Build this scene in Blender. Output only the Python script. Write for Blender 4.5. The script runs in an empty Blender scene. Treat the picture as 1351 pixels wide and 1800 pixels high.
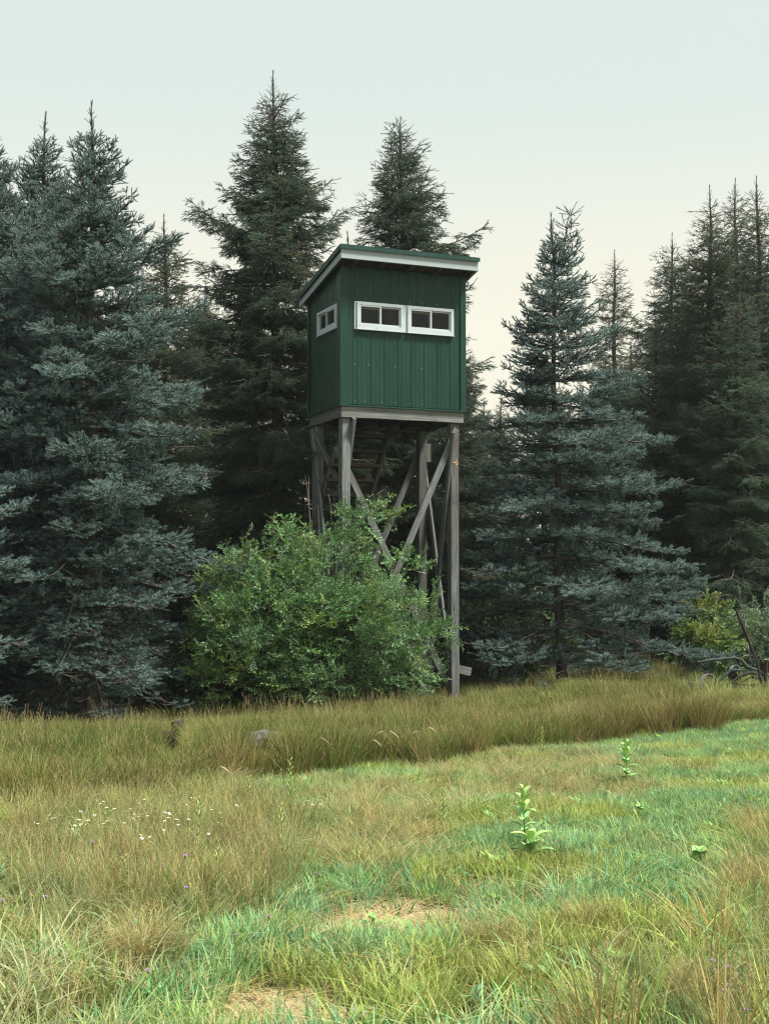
import bpy, math, random
import numpy as np
from mathutils import Matrix, Vector

random.seed(7)
RNG = np.random.default_rng(7)
SC = bpy.context.scene
COL = SC.collection

# ------------------------------------------------------------------ camera
CAM_Z = 1.6
F = 2500.0                      # focal length in pixels of the 1351 x 1800 photograph
PITCH = math.atan(145.0 / F)
cam_d = bpy.data.cameras.new('camera')
cam = bpy.data.objects.new('camera', cam_d); COL.objects.link(cam)
cam_d.sensor_fit = 'VERTICAL'; cam_d.sensor_height = 36.0; cam_d.lens = F / 1800 * 36
cam_d.clip_start = 0.1; cam_d.clip_end = 3000
cam.location = (0, 0, CAM_Z); cam.rotation_euler = (math.pi / 2 + PITCH, 0, 0)
SC.camera = cam

# ------------------------------------------------------------------ light
SUN_EL, SUN_AZ = math.radians(58), math.radians(30)      # azimuth: clockwise from +Y (the view direction)
w = bpy.data.worlds.new('World'); SC.world = w; w.use_nodes = True
nt = w.node_tree; nt.nodes.clear()
def N(nt, t, **k):
    n = nt.nodes.new(t)
    for a, b in k.items(): setattr(n, a, b)
    return n
wo = N(nt, 'ShaderNodeOutputWorld'); bg = N(nt, 'ShaderNodeBackground')
sky = N(nt, 'ShaderNodeTexSky', sky_type='NISHITA'); sky.sun_disc = False
sky.sun_elevation = SUN_EL; sky.sun_rotation = SUN_AZ
sky.air_density = 1.0; sky.dust_density = 6.0; sky.ozone_density = 1.0; sky.altitude = 200
# hazy veil: cream near the horizon, pale grey-green higher up, the same all the way round
tc = N(nt, 'ShaderNodeTexCoord'); sp = N(nt, 'ShaderNodeSeparateXYZ')
ramp = N(nt, 'ShaderNodeValToRGB'); ramp.color_ramp.interpolation = 'EASE'
e = ramp.color_ramp.elements
e[0].position = 0.0; e[0].color = (8.9, 7.7, 5.9, 1)
e[1].position = 0.75; e[1].color = (5.0, 6.4, 6.8, 1)
x = ramp.color_ramp.elements.new(0.17); x.color = (8.3, 7.95, 6.5, 1)
x = ramp.color_ramp.elements.new(0.36); x.color = (6.3, 7.05, 6.6, 1)
mix = N(nt, 'ShaderNodeMix', data_type='RGBA'); mix.inputs[0].default_value = 0.86
nt.links.new(tc.outputs['Generated'], sp.inputs[0]); nt.links.new(sp.outputs['Z'], ramp.inputs[0])
nt.links.new(sky.outputs[0], mix.inputs[6]); nt.links.new(ramp.outputs[0], mix.inputs[7])
nt.links.new(mix.outputs[2], bg.inputs[0]); bg.inputs[1].default_value = 0.052
nt.links.new(bg.outputs[0], wo.inputs[0])
sd = bpy.data.lights.new('sun', 'SUN'); so = bpy.data.objects.new('sun', sd); COL.objects.link(so)
sd.energy = 3.3; sd.angle = math.radians(11); sd.color = (1.0, 0.95, 0.85)
sdir = Vector((math.sin(SUN_AZ) * math.cos(SUN_EL), math.cos(SUN_AZ) * math.cos(SUN_EL), math.sin(SUN_EL)))
sdir = Vector((0.48, -0.20, 0.86)).normalized()
so.rotation_euler = sdir.to_track_quat('Z', 'Y').to_euler()
sky.sun_rotation = math.atan2(sdir.x, sdir.y); sky.sun_elevation = math.asin(sdir.z)
vs = SC.view_settings; vs.view_transform = 'Standard'; vs.look = 'None'; vs.exposure = 1.33; vs.gamma = 1; vs.use_curve_mapping = False
SC.render.engine = 'CYCLES'
SC.cycles.use_denoising = True; SC.cycles.pixel_filter_type = 'BLACKMAN_HARRIS'; SC.cycles.filter_width = 1.2
SC.cycles.denoising_prefilter = 'NONE'; SC.cycles.denoising_input_passes = 'RGB_ALBEDO_NORMAL'
SC.cycles.max_bounces = 6; SC.cycles.diffuse_bounces = 3; SC.cycles.glossy_bounces = 2
SC.cycles.transmission_bounces = 3; SC.cycles.transparent_max_bounces = 6; SC.cycles.volume_bounces = 0

# ------------------------------------------------------------------ geometry helpers
def P(px, py, Y):
    """world point at distance Y on the sight line of a pixel of the photograph"""
    a = (px - 675.5) / F; b = (900.0 - py) / F
    dy = math.cos(PITCH) - b * math.sin(PITCH); dz = math.sin(PITCH) + b * math.cos(PITCH)
    t = Y / dy
    return Vector((a * t, Y, CAM_Z + dz * t))
def smooth(a, b, x):
    t = np.clip((x - a) / (b - a), 0, 1); return t * t * (3 - 2 * t)
def gz(x, y):
    x = np.asarray(x, float); y = np.asarray(y, float)
    k = np.interp(x, [-7, -4, 1, 5, 9], [.55, .47, .22, .0, -.1])
    s = smooth(12.0, 19.0, y)
    n = .018 * np.sin(x * 2.1 + y * .7) + .015 * np.sin(y * 3.3 - x * 1.1) + .008 * np.sin(x * 7.7 + 1) * np.sin(y * 6.1)
    return -k * s + n
def GZ(x, y): return float(gz(x, y))
def link(o, parent=None):
    COL.objects.link(o)
    if parent is not None: o.parent = parent
    return o
def tag(o, label=None, cat=None, group=None, kind=None):
    if label: o['label'] = label
    if cat: o['category'] = cat
    if group: o['group'] = group
    if kind: o['kind'] = kind
    return o
def empty(name, loc=(0, 0, 0), rz=0.0):
    o = bpy.data.objects.new(name, None); o.location = loc; o.rotation_euler = (0, 0, rz); o.empty_display_size = .2
    return link(o)
def copy_tree(o, parent=None):
    c = o.copy(); COL.objects.link(c); c.parent = parent
    for ch in list(o.children): copy_tree(ch, c)
    return c

class Geo:
    """collects polygons with a material index and a per-vertex value"""
    def __init__(s): s.v = []; s.f = []; s.m = []; s.a = []; s.n = 0
    def add(s, v, f, m=0, a=0.0):
        v = np.asarray(v, float).reshape(-1, 3); f = np.asarray(f, int)
        s.v.append(v); s.f.append((f + s.n)); s.m.append(np.full(len(f), m, int))
        s.a.append(np.full(len(v), a, float) if np.isscalar(a) else np.asarray(a, float)); s.n += len(v)
    def arrays(s):
        return (np.concatenate(s.v) if s.v else np.zeros((0, 3)), s.f, s.m, np.concatenate(s.a) if s.a else np.zeros(0))
    def tris(s):
        """all faces as triangles (quads split), mats, per-vertex value"""
        V, _, _, A = s.arrays(); T = []; M = []
        for f, m in zip(s.f, s.m):
            if len(f) == 0: continue
            if f.shape[1] == 3: T.append(f); M.append(m)
            else:
                for k in range(1, f.shape[1] - 1): T.append(f[:, [0, k, k + 1]]); M.append(m)
        return V, np.concatenate(T) if T else np.zeros((0, 3), int), np.concatenate(M) if M else np.zeros(0, int), A
    def mesh(s, name, mats, smooth_=False):
        V, _, _, A = s.arrays(); me = bpy.data.meshes.new(name)
        faces = [tuple(int(i) for i in r) for f in s.f for r in f]
        me.from_pydata([tuple(r) for r in V], [], faces)
        me.polygons.foreach_set('material_index', np.concatenate(s.m).astype(np.int32))
        if smooth_: me.polygons.foreach_set('use_smooth', np.ones(len(faces), bool))
        at = me.attributes.new('val', 'FLOAT', 'POINT'); at.data.foreach_set('value', A.astype(np.float32))
        for m in mats: me.materials.append(m)
        me.update(); return me
    def obj(s, name, mats, parent=None, smooth_=False):
        if not isinstance(mats, (list, tuple)): mats = [mats]
        return link(bpy.data.objects.new(name, s.mesh(name, mats, smooth_)), parent)
    # shapes
    def box(s, x0, x1, y0, y1, z0, z1, m=0, a=0.0):
        v = [(x, y, z) for z in (z0, z1) for y in (y0, y1) for x in (x0, x1)]
        s.add(v, [(0, 2, 3, 1), (4, 5, 7, 6), (0, 1, 5, 4), (2, 6, 7, 3), (0, 4, 6, 2), (1, 3, 7, 5)], m, a)
    def tube(s, pts, rad, n=6, m=0, a=0.0, caps=True, flat=1.0):
        pts = np.asarray(pts, float); k = len(pts); rad = np.broadcast_to(np.asarray(rad, float), (k,))
        t = np.gradient(pts, axis=0); t /= np.linalg.norm(t, axis=1)[:, None] + 1e-12
        ref = np.array([0, 0, 1.0]) if abs(t[0][2]) < .8 else np.array([1.0, 0, 0])
        A_ = np.cross(t, ref); A_ /= np.linalg.norm(A_, axis=1)[:, None] + 1e-12; B_ = np.cross(t, A_)
        th = np.arange(n) / n * 2 * math.pi
        ring = pts[:, None, :] + rad[:, None, None] * (np.cos(th)[None, :, None] * A_[:, None, :] + flat * np.sin(th)[None, :, None] * B_[:, None, :])
        i, j = np.meshgrid(np.arange(k - 1), np.arange(n), indexing='ij'); j2 = (j + 1) % n
        f = np.stack([i * n + j, i * n + j2, (i + 1) * n + j2, (i + 1) * n + j], -1).reshape(-1, 4)
        aa = a if np.isscalar(a) else np.repeat(np.asarray(a, float), n)
        s.add(ring.reshape(-1, 3), f, m, aa)
        if caps:
            for r_ in (0, k - 1):
                c = ring[r_]; s.add(c, [list(range(n))] if r_ else [list(range(n))[::-1]], m, a if np.isscalar(a) else float(a[0 if r_ == 0 else -1]))

# ------------------------------------------------------------------ materials
def mat(name):
    m = bpy.data.materials.new(name); m.use_nodes = True; t = m.node_tree; t.nodes.clear()
    o = N(t, 'ShaderNodeOutputMaterial'); return m, t, o
def rgb(t, c):
    n = N(t, 'ShaderNodeRGB'); n.outputs[0].default_value = (*c, 1); return n.outputs[0]
def mixc(t, f, a, b, mode='MIX'):
    n = N(t, 'ShaderNodeMix', data_type='RGBA', blend_type=mode)
    for s_, v in ((0, f), (6, a), (7, b)):
        if isinstance(v, bpy.types.NodeSocket): t.links.new(v, n.inputs[s_])
        elif s_ == 0: n.inputs[0].default_value = v
        else: n.inputs[s_].default_value = (*v, 1)
    return n.outputs[2]
def noise(t, vec, scale, detail=4, rough=.55, dist=0.0):
    n = N(t, 'ShaderNodeTexNoise'); n.inputs['Scale'].default_value = scale; n.inputs['Detail'].default_value = detail
    n.inputs['Roughness'].default_value = rough; n.inputs['Distortion'].default_value = dist
    if vec is not None: t.links.new(vec, n.inputs['Vector'])
    return n.outputs['Fac']
def rampf(t, f, p0, p1, a=0.0, b=1.0):
    n = N(t, 'ShaderNodeMapRange'); t.links.new(f, n.inputs[0]); n.interpolation_type = 'SMOOTHSTEP'
    n.inputs[1].default_value = p0; n.inputs[2].default_value = p1; n.inputs[3].default_value = a; n.inputs[4].default_value = b
    return n.outputs[0]
def mapping(t, kind='Object', scale=(1, 1, 1)):
    c = N(t, 'ShaderNodeTexCoord'); m = N(t, 'ShaderNodeMapping'); m.inputs['Scale'].default_value = scale
    t.links.new(c.outputs[kind], m.inputs[0]); return m.outputs[0]
def princ(t, o, col, rough=.7, spec=.3, metal=0.0, bump=None, bstr=.3, bdist=.01):
    b = N(t, 'ShaderNodeBsdfPrincipled')
    if isinstance(col, bpy.types.NodeSocket): t.links.new(col, b.inputs['Base Color'])
    else: b.inputs['Base Color'].default_value = (*col, 1)
    if isinstance(rough, bpy.types.NodeSocket): t.links.new(rough, b.inputs['Roughness'])
    else: b.inputs['Roughness'].default_value = rough
    b.inputs['Specular IOR Level'].default_value = spec; b.inputs['Metallic'].default_value = metal
    if bump is not None:
        bn = N(t, 'ShaderNodeBump'); bn.inputs['Strength'].default_value = bstr; bn.inputs['Distance'].default_value = bdist
        t.links.new(bump, bn.inputs['Height']); t.links.new(bn.outputs[0], b.inputs['Normal'])
    if o is not None: t.links.new(b.outputs[0], o.inputs[0])
    return b
def attr(t, name, kind='GEOMETRY'):
    n = N(t, 'ShaderNodeAttribute'); n.attribute_name = name; n.attribute_type = kind; return n
def leafy(name, second, rough=.6, spec=.25, trans=.25, wobble=.25):
    """instance colour 'tcol' mixed towards `second` by the vertex value 'val'"""
    m, t, o = mat(name)
    ic = attr(t, 'tcol', 'INSTANCER').outputs['Color']; v = attr(t, 'val').outputs['Fac']
    c = mixc(t, v, ic, second)
    rnd = N(t, 'ShaderNodeObjectInfo').outputs['Random']
    k = rampf(t, rnd, 0, 1, 1 - wobble, 1 + wobble)
    hv = N(t, 'ShaderNodeHueSaturation'); t.links.new(c, hv.inputs['Color']); t.links.new(k, hv.inputs['Value'])
    b = princ(t, None, hv.outputs[0], rough, spec)
    tr = N(t, 'ShaderNodeBsdfTranslucent'); t.links.new(hv.outputs[0], tr.inputs[0])
    mx = N(t, 'ShaderNodeMixShader'); mx.inputs[0].default_value = trans
    t.links.new(b.outputs[0], mx.inputs[1]); t.links.new(tr.outputs[0], mx.inputs[2]); t.links.new(mx.outputs[0], o.inputs[0])
    return m
M = {}
M['needle'] = leafy('spruce_needles', (.30, .435, .40), .55, .3, .12, .25)
M['needle_green'] = leafy('spruce_needles_green', (.17, .255, .155), .55, .3, .18, .25)
M['leaf'] = leafy('shrub_leaves', (.30, .43, .24), .5, .3, .28, .35)
M['grass'] = leafy('grass_blades', (.42, .355, .17), .6, .2, .35, .25)

def bark_mat(name, c0, c1, sc=9):
    m, t, o = mat(name); v = mapping(t, 'Object', (1, 1, .22))
    f = noise(t, v, sc, 8, .65); f2 = noise(t, mapping(t, 'Object', (1, 1, .6)), sc * 3.5, 5, .7)
    c = mixc(t, rampf(t, f, .35, .65), c0, c1); c = mixc(t, rampf(t, f2, .5, .75, 0, .5), c, (c1[0] * 1.5, c1[1] * 1.5, c1[2] * 1.4))
    princ(t, o, c, .9, .1, 0, f, .8, .02); return m
M['bark'] = bark_mat('spruce_bark', (.035, .030, .027), (.095, .085, .075))
M['twig'] = bark_mat('bare_twig', (.075, .062, .05), (.15, .13, .11), 20)

def wood_mat(name, dark, light, warm, moss=.0):
    m, t, o = mat(name)
    oi = N(t, 'ShaderNodeObjectInfo').outputs['Random']
    c_ = N(t, 'ShaderNodeTexCoord'); mp = N(t, 'ShaderNodeMapping'); mp.inputs['Scale'].default_value = (1, 1, .05)
    off = N(t, 'ShaderNodeCombineXYZ'); ml = N(t, 'ShaderNodeMath', operation='MULTIPLY'); ml.inputs[1].default_value = 37.0
    t.links.new(oi, ml.inputs[0]); t.links.new(ml.outputs[0], off.inputs[0]); t.links.new(ml.outputs[0], off.inputs[2])
    t.links.new(off.outputs[0], mp.inputs['Location']); t.links.new(c_.outputs['Object'], mp.inputs[0])
    g = noise(t, mp.outputs[0], 55, 7, .7, .4); b_ = noise(t, mp.outputs[0], 9, 4, .6)
    patch = noise(t, c_.outputs['Object'], 2.3, 4, .6)
    crack = rampf(t, noise(t, mp.outputs[0], 28, 3, .5, .2), .66, .72)
    c = mixc(t, rampf(t, g, .3, .7), dark, light)
    c = mixc(t, rampf(t, b_, .42, .62, 0, .8), c, warm)
    c = mixc(t, rampf(t, patch, .52, .75, 0, .55), c, tuple(x * .5 for x in dark))
    if moss: c = mixc(t, rampf(t, noise(t, c_.outputs['Object'], 5, 4, .6), .6, .72, 0, moss), c, (.10, .13, .06))
    kn = N(t, 'ShaderNodeTexVoronoi'); kn.inputs['Scale'].default_value = 3.2; t.links.new(c_.outputs['Object'], kn.inputs['Vector'])
    c = mixc(t, rampf(t, kn.outputs['Distance'], .05, .11, .8, 0), c, (.05, .035, .025))
    c = mixc(t, crack, c, (.03, .025, .022))
    hv = N(t, 'ShaderNodeHueSaturation'); t.links.new(c, hv.inputs['Color']); t.links.new(rampf(t, oi, 0, 1, .75, 1.25), hv.inputs['Value'])
    princ(t, o, hv.outputs[0], .85, .15, 0, g, .6, .006); return m
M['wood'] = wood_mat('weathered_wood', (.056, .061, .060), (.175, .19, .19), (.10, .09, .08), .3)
M['wood_dark'] = wood_mat('dark_wood', (.035, .032, .03), (.08, .075, .07), (.06, .045, .035))  # darker wood of underfloor, stair, lining, roof boards, stump and logs
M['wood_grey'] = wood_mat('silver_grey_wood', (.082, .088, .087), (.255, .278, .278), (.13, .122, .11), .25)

def paint_metal(name, col, rough=.45):
    m, t, o = mat(name); v = mapping(t, 'Object', (1, 1, .25))
    f = noise(t, v, 4, 6, .6); g = noise(t, mapping(t, 'Object', (6, 6, .5)), 6, 4, .6)
    c = mixc(t, rampf(t, f, .35, .7), tuple(x * .88 for x in col), tuple(x * 1.12 for x in col))
    c = mixc(t, rampf(t, g, .6, .82, 0, .10), c, (.10, .15, .13))
    st_ = noise(t, mapping(t, 'Object', (14, 14, .6)), 3, 5, .65); c = mixc(t, rampf(t, st_, .52, .75, 0, .45), c, tuple(x * 1.9 + .012 for x in col))
    dr = noise(t, mapping(t, 'Object', (22, 22, .9)), 2.2, 5, .7); c = mixc(t, rampf(t, dr, .58, .74, 0, .5), c, tuple(x * .45 for x in col))
    princ(t, o, c, rampf(t, f, .3, .7, rough, rough + .15), .22, 0, f, .05, .02); return m
M['green_metal'] = paint_metal('dark_green_sheet_metal', (.0085, .042, .028), .34)
M['roof_metal'] = paint_metal('green_roof_metal', (.013, .050, .040))
def trim_mat():
    m, t, o = mat('white_painted_board'); c_ = mapping(t, 'Object', (1, 1, 1))
    f = noise(t, mapping(t, 'Object', (.5, .5, 9)), 8, 6, .65); p = noise(t, c_, 2.2, 5, .7)
    c = mixc(t, rampf(t, f, .35, .75, 0, .35), (.34, .40, .42), (.25, .28, .29))
    c = mixc(t, rampf(t, p, .57, .72, 0, .6), c, (.33, .31, .25))
    princ(t, o, c, .6, .3, 0, f, .25, .004); return m
M['trim'] = trim_mat()
def vinyl():
    m, t, o = mat('white_vinyl'); f = noise(t, mapping(t), 9, 5, .7)
    c = mixc(t, rampf(t, f, .5, .75, 0, .5), (.46, .52, .55), (.26, .28, .26)); princ(t, o, c, .4, .4); return m
M['vinyl'] = vinyl()
def glass():
    m, t, o = mat('window_glass')
    g = N(t, 'ShaderNodeBsdfGlossy'); g.inputs['Roughness'].default_value = .04; g.inputs[0].default_value = (.9, .95, .95, 1)
    tr = N(t, 'ShaderNodeBsdfTransparent'); tr.inputs[0].default_value = (.78, .82, .80, 1)
    lw = N(t, 'ShaderNodeLayerWeight'); lw.inputs[0].default_value = .5
    pw = N(t, 'ShaderNodeMath', operation='POWER'); pw.inputs[1].default_value = 3.0; t.links.new(lw.outputs['Facing'], pw.inputs[0])
    ad = N(t, 'ShaderNodeMath', operation='MULTIPLY_ADD'); ad.inputs[1].default_value = .8; ad.inputs[2].default_value = .025; t.links.new(pw.outputs[0], ad.inputs[0])
    gm = N(t, 'ShaderNodeNewGeometry'); iv = N(t, 'ShaderNodeMath', operation='SUBTRACT'); iv.inputs[0].default_value = 1.0; t.links.new(gm.outputs['Backfacing'], iv.inputs[1])
    ml = N(t, 'ShaderNodeMath', operation='MULTIPLY'); t.links.new(ad.outputs[0], ml.inputs[0]); t.links.new(iv.outputs[0], ml.inputs[1])
    mx = N(t, 'ShaderNodeMixShader'); t.links.new(ml.outputs[0], mx.inputs[0]); t.links.new(tr.outputs[0], mx.inputs[1]); t.links.new(g.outputs[0], mx.inputs[2])
    t.links.new(mx.outputs[0], o.inputs[0]); return m
M['glass'] = glass()
def lichen():
    m, t, o = mat('orange_lichen'); f = noise(t, mapping(t), 40, 4, .7)
    princ(t, o, mixc(t, rampf(t, f, .35, .65), (.42, .20, .06), (.55, .42, .22)), .95, .05); return m
M['lichen'] = lichen()
def rusty(name, a, b, c3):
    m, t, o = mat(name); f = noise(t, mapping(t), 7, 7, .7); g = noise(t, mapping(t), 30, 5, .7)
    c = mixc(t, rampf(t, f, .38, .62), a, b); c = mixc(t, rampf(t, g, .55, .75, 0, .7), c, c3)
    princ(t, o, c, .8, .25, .15, g, .5, .005); return m
M['rust'] = rusty('rusty_iron', (.02, .018, .017), (.04, .032, .028), (.07, .065, .065))
M['old_green'] = rusty('faded_green_paint', (.03, .045, .037), (.07, .095, .078), (.08, .06, .045))
M['grey_iron'] = rusty('grey_worn_iron', (.11, .11, .13), (.20, .20, .23), (.09, .07, .06))
def plain(name, c, rough=.7, spec=.25):
    m, t, o = mat(name); f = noise(t, mapping(t), 12, 4, .6)
    princ(t, o, mixc(t, f, tuple(x * .75 for x in c), tuple(x * 1.2 for x in c)), rough, spec); return m
M['milkweed'] = plain('milkweed_leaf', (.25, .46, .16), .5, .35)
M['milkweed_light'] = plain('milkweed_young_leaf', (.36, .54, .17), .5, .35)
M['stem'] = plain('green_stem', (.14, .20, .07))
M['petal_white'] = plain('white_petals', (.75, .76, .70))
M['petal_purple'] = plain('lilac_petals', (.55, .32, .60))
M['yellow'] = plain('yellow_centre', (.55, .42, .08))
M['goldenrod'] = plain('goldenrod_leaf', (.28, .37, .10))
M['straw'] = plain('straw', (.40, .33, .20), .8, .1)
M['stone'] = plain('field_stone', (.24, .19, .16), .9, .1)

def ground_mat():
    m, t, o = mat('meadow_soil')
    c_ = N(t, 'ShaderNodeTexCoord').outputs['Object']
    n1 = noise(t, c_, 1.1, 6, .6); n2 = noise(t, c_, 14, 8, .7); n3 = noise(t, c_, 70, 5, .75)
    straw = noise(t, mapping(t, 'Object', (1, .25, 1)), 60, 6, .7, 1.2)
    a = attr(t, 'bare').outputs['Fac']
    soil = mixc(t, rampf(t, n2, .3, .7), (.060, .050, .030), (.125, .105, .060))
    soil = mixc(t, rampf(t, n1, .4, .6, 0, .5), soil, (.055, .075, .03))
    sand = mixc(t, rampf(t, n3, .3, .7), (.36, .27, .165), (.60, .475, .32))
    sand = mixc(t, rampf(t, n2, .45, .7, 0, .6), sand, (.25, .19, .11))
    sand = mixc(t, rampf(t, straw, .55, .7, 0, .7), sand, (.62, .54, .36))
    ad = N(t, 'ShaderNodeMath', operation='ADD'); t.links.new(a, ad.inputs[0]); t.links.new(rampf(t, n2, 0, 1, -.35, .35), ad.inputs[1])
    c = mixc(t, rampf(t, ad.outputs[0], .35, .65), soil, sand)
    princ(t, o, c, .95, .05, 0, n2, .9, .03); return m
M['ground'] = ground_mat()

# ------------------------------------------------------------------ ground
BARE = [(700, 1605, 185, 40), (820, 1600, 60, 14), (480, 1765, 160, 42), (150, 1682, 120, 30), (560, 1640, 60, 16), (20, 1745, 90, 18), (700, 1715, 90, 12), (1190, 1330, 70, 8), (860, 1560, 60, 10), (30, 1650, 50, 12)]
def pix(x, y):
    x = np.asarray(x, float); y = np.maximum(np.asarray(y, float), .5)
    return 675.5 + x / y * F, 1045 + (CAM_Z) / y * F
def bare(x, y):
    px, py = pix(x, y); r = np.zeros_like(px)
    for cx, cy, rx, ry in BARE:
        d = ((px - cx) / rx) ** 2 + ((py - cy) / ry) ** 2
        d = d + .55 * np.sin(x * 9 + 3 * np.sin(y * 7)) * np.sin(y * 8 + 2 * np.sin(x * 5)) + .3 * np.sin(x * 23 + y * 11)
        r = np.maximum(r, np.clip(1.3 - d, 0, 1))
    return r
def build_ground():
    xs = np.concatenate([np.linspace(-120, -14, 12), np.arange(-12, 12.01, .12), np.linspace(14, 120, 12)])
    ys = np.concatenate([np.linspace(-30, 2, 6), np.arange(3, 24, .1), np.arange(24, 60, 2), np.linspace(66, 160, 10)])
    X, Y = np.meshgrid(xs, ys, indexing='ij'); B = bare(X, Y)
    Z = gz(X, Y) + .012 * np.sin(X * 23 + 3 * np.sin(Y * 9)) * np.sin(Y * 19) - .015 * B
    nx, ny = X.shape
    i, j = np.meshgrid(np.arange(nx - 1), np.arange(ny - 1), indexing='ij')
    f = np.stack([i * ny + j, (i + 1) * ny + j, (i + 1) * ny + j + 1, i * ny + j + 1], -1).reshape(-1, 4)
    g = Geo(); g.add(np.stack([X, Y, Z], -1).reshape(-1, 3), f, 0, B.reshape(-1))
    me = g.mesh('ground', [M['ground']], True); me.attributes['val'].name = 'bare'
    tag(link(bpy.data.objects.new('ground', me)), kind='structure')
build_ground()
def build_haze():
    m, t, o = mat('haze_air'); pv = N(t, 'ShaderNodeVolumePrincipled'); pv.inputs['Color'].default_value = (.86, .92, .94, 1); pv.inputs['Density'].default_value = .0004
    pv.inputs['Anisotropy'].default_value = .2; t.links.new(pv.outputs[0], o.inputs['Volume'])
    g = Geo(); g.box(-121, 121, -31, 161, -2.2, 17); tag(g.obj('haze', m), kind='stuff')
build_haze()

# ------------------------------------------------------------------ scatter machinery
NV = 12
def make_tree():
    t = bpy.data.node_groups.new('scatter', 'GeometryNodeTree')
    t.interface.new_socket('Geometry', in_out='INPUT', socket_type='NodeSocketGeometry')
    t.interface.new_socket('Geometry', in_out='OUTPUT', socket_type='NodeSocketGeometry')
    gi = N(t, 'NodeGroupInput'); go = N(t, 'NodeGroupOutput')
    def named(n, ty):
        a = N(t, 'GeometryNodeInputNamedAttribute', data_type=ty); a.inputs['Name'].default_value = n; return a.outputs['Attribute']
    pv = named('pv', 'INT'); va = named('variant', 'INT')
    def eq(s, k):
        c = N(t, 'FunctionNodeCompare', data_type='INT', operation='EQUAL'); t.links.new(s, c.inputs[2]); c.inputs[3].default_value = k; return c.outputs[0]
    def sep(g, sel, dom='POINT'):
        s = N(t, 'GeometryNodeSeparateGeometry', domain=dom); t.links.new(g, s.inputs[0]); t.links.new(sel, s.inputs[1]); return s
    s0 = sep(gi.outputs[0], eq(va, -2))          # -2: scatter points, -1: plain geometry
    rest = s0.outputs[1]
    keep = sep(rest, eq(va, -1)); join = N(t, 'GeometryNodeJoinGeometry'); t.links.new(keep.outputs[0], join.inputs[0])
    rot = N(t, 'FunctionNodeEulerToRotation'); t.links.new(named('rot', 'FLOAT_VECTOR'), rot.inputs[0])
    scl = named('scl', 'FLOAT_VECTOR')
    for k in range(NV):
        a = sep(rest, eq(va, k)); ip = N(t, 'GeometryNodeInstanceOnPoints')
        t.links.new(s0.outputs[0], ip.inputs['Points']); t.links.new(eq(pv, k), ip.inputs['Selection'])
        t.links.new(a.outputs[0], ip.inputs['Instance']); t.links.new(rot.outputs[0], ip.inputs['Rotation']); t.links.new(scl, ip.inputs['Scale'])
        t.links.new(ip.outputs[0], join.inputs[0])
    t.links.new(join.outputs[0], go.inputs[0]); return t
GN = make_tree()

def euler_from(D, U):
    """D: local X directions, U: approximate local Z -> XYZ eulers"""
    D = D / (np.linalg.norm(D, axis=1)[:, None] + 1e-12)
    Yv = np.cross(U, D); Yv /= np.linalg.norm(Yv, axis=1)[:, None] + 1e-12
    Z = np.cross(D, Yv)
    ry = -np.arcsin(np.clip(D[:, 2], -1, 1)); rx = np.arctan2(Yv[:, 2], Z[:, 2]); rz = np.arctan2(D[:, 1], D[:, 0])
    return np.stack([rx, ry, rz], 1)

def scatter_obj(name, mats, variants, plain_geo, pts, pv, rot, scl, tcol, parent=None):
    V = []; T = []; MI = []; A = []; VA = []; n = 0
    def put(g, k):
        nonlocal n
        v, t, m, a = g.tris(); V.append(v); T.append(t + n); MI.append(m); A.append(a); VA.append(np.full(len(v), k)); n += len(v)
    for k, g in enumerate(variants): put(g, k)
    if plain_geo is not None and plain_geo.n: put(plain_geo, -1)
    npt = len(pts); V.append(pts); A.append(np.zeros(npt)); VA.append(np.full(npt, -2)); base = n; n += npt
    V = np.concatenate(V); T = np.concatenate(T); MI = np.concatenate(MI); A = np.concatenate(A); VA = np.concatenate(VA)
    me = bpy.data.meshes.new(name); me.vertices.add(len(V)); me.vertices.foreach_set('co', V.astype(np.float32).ravel())
    me.loops.add(len(T) * 3); me.loops.foreach_set('vertex_index', T.astype(np.int32).ravel())
    me.polygons.add(len(T)); me.polygons.foreach_set('loop_start', np.arange(0, len(T) * 3, 3, dtype=np.int32))
    me.polygons.foreach_set('material_index', MI.astype(np.int32))
    for m in mats: me.materials.append(m)
    me.update(calc_edges=True)
    def at(nm, ty, arr, full, key='value'):
        b = np.zeros((n,) + arr.shape[1:], arr.dtype)
        if full: b[:] = arr
        else: b[base:] = arr
        q = me.attributes.new(nm, ty, 'POINT'); q.data.foreach_set(key, b.ravel())
    at('val', 'FLOAT', A.astype(np.float32), True); at('variant', 'INT', VA.astype(np.int32), True)
    p = np.full(n, -5, np.int32); p[base:] = pv; at('pv', 'INT', p, True)
    at('rot', 'FLOAT_VECTOR', rot.astype(np.float32), False, 'vector')
    scl = np.asarray(scl, float)
    if scl.ndim == 1: scl = np.repeat(scl[:, None], 3, 1)
    at('scl', 'FLOAT_VECTOR', scl.astype(np.float32), False, 'vector')
    at('tcol', 'FLOAT_VECTOR', tcol.astype(np.float32), False, 'vector')
    o = link(bpy.data.objects.new(name, me), parent)
    md = o.modifiers.new('scatter', 'NODES'); md.node_group = GN
    o['kind'] = 'stuff'
    return o

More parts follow.
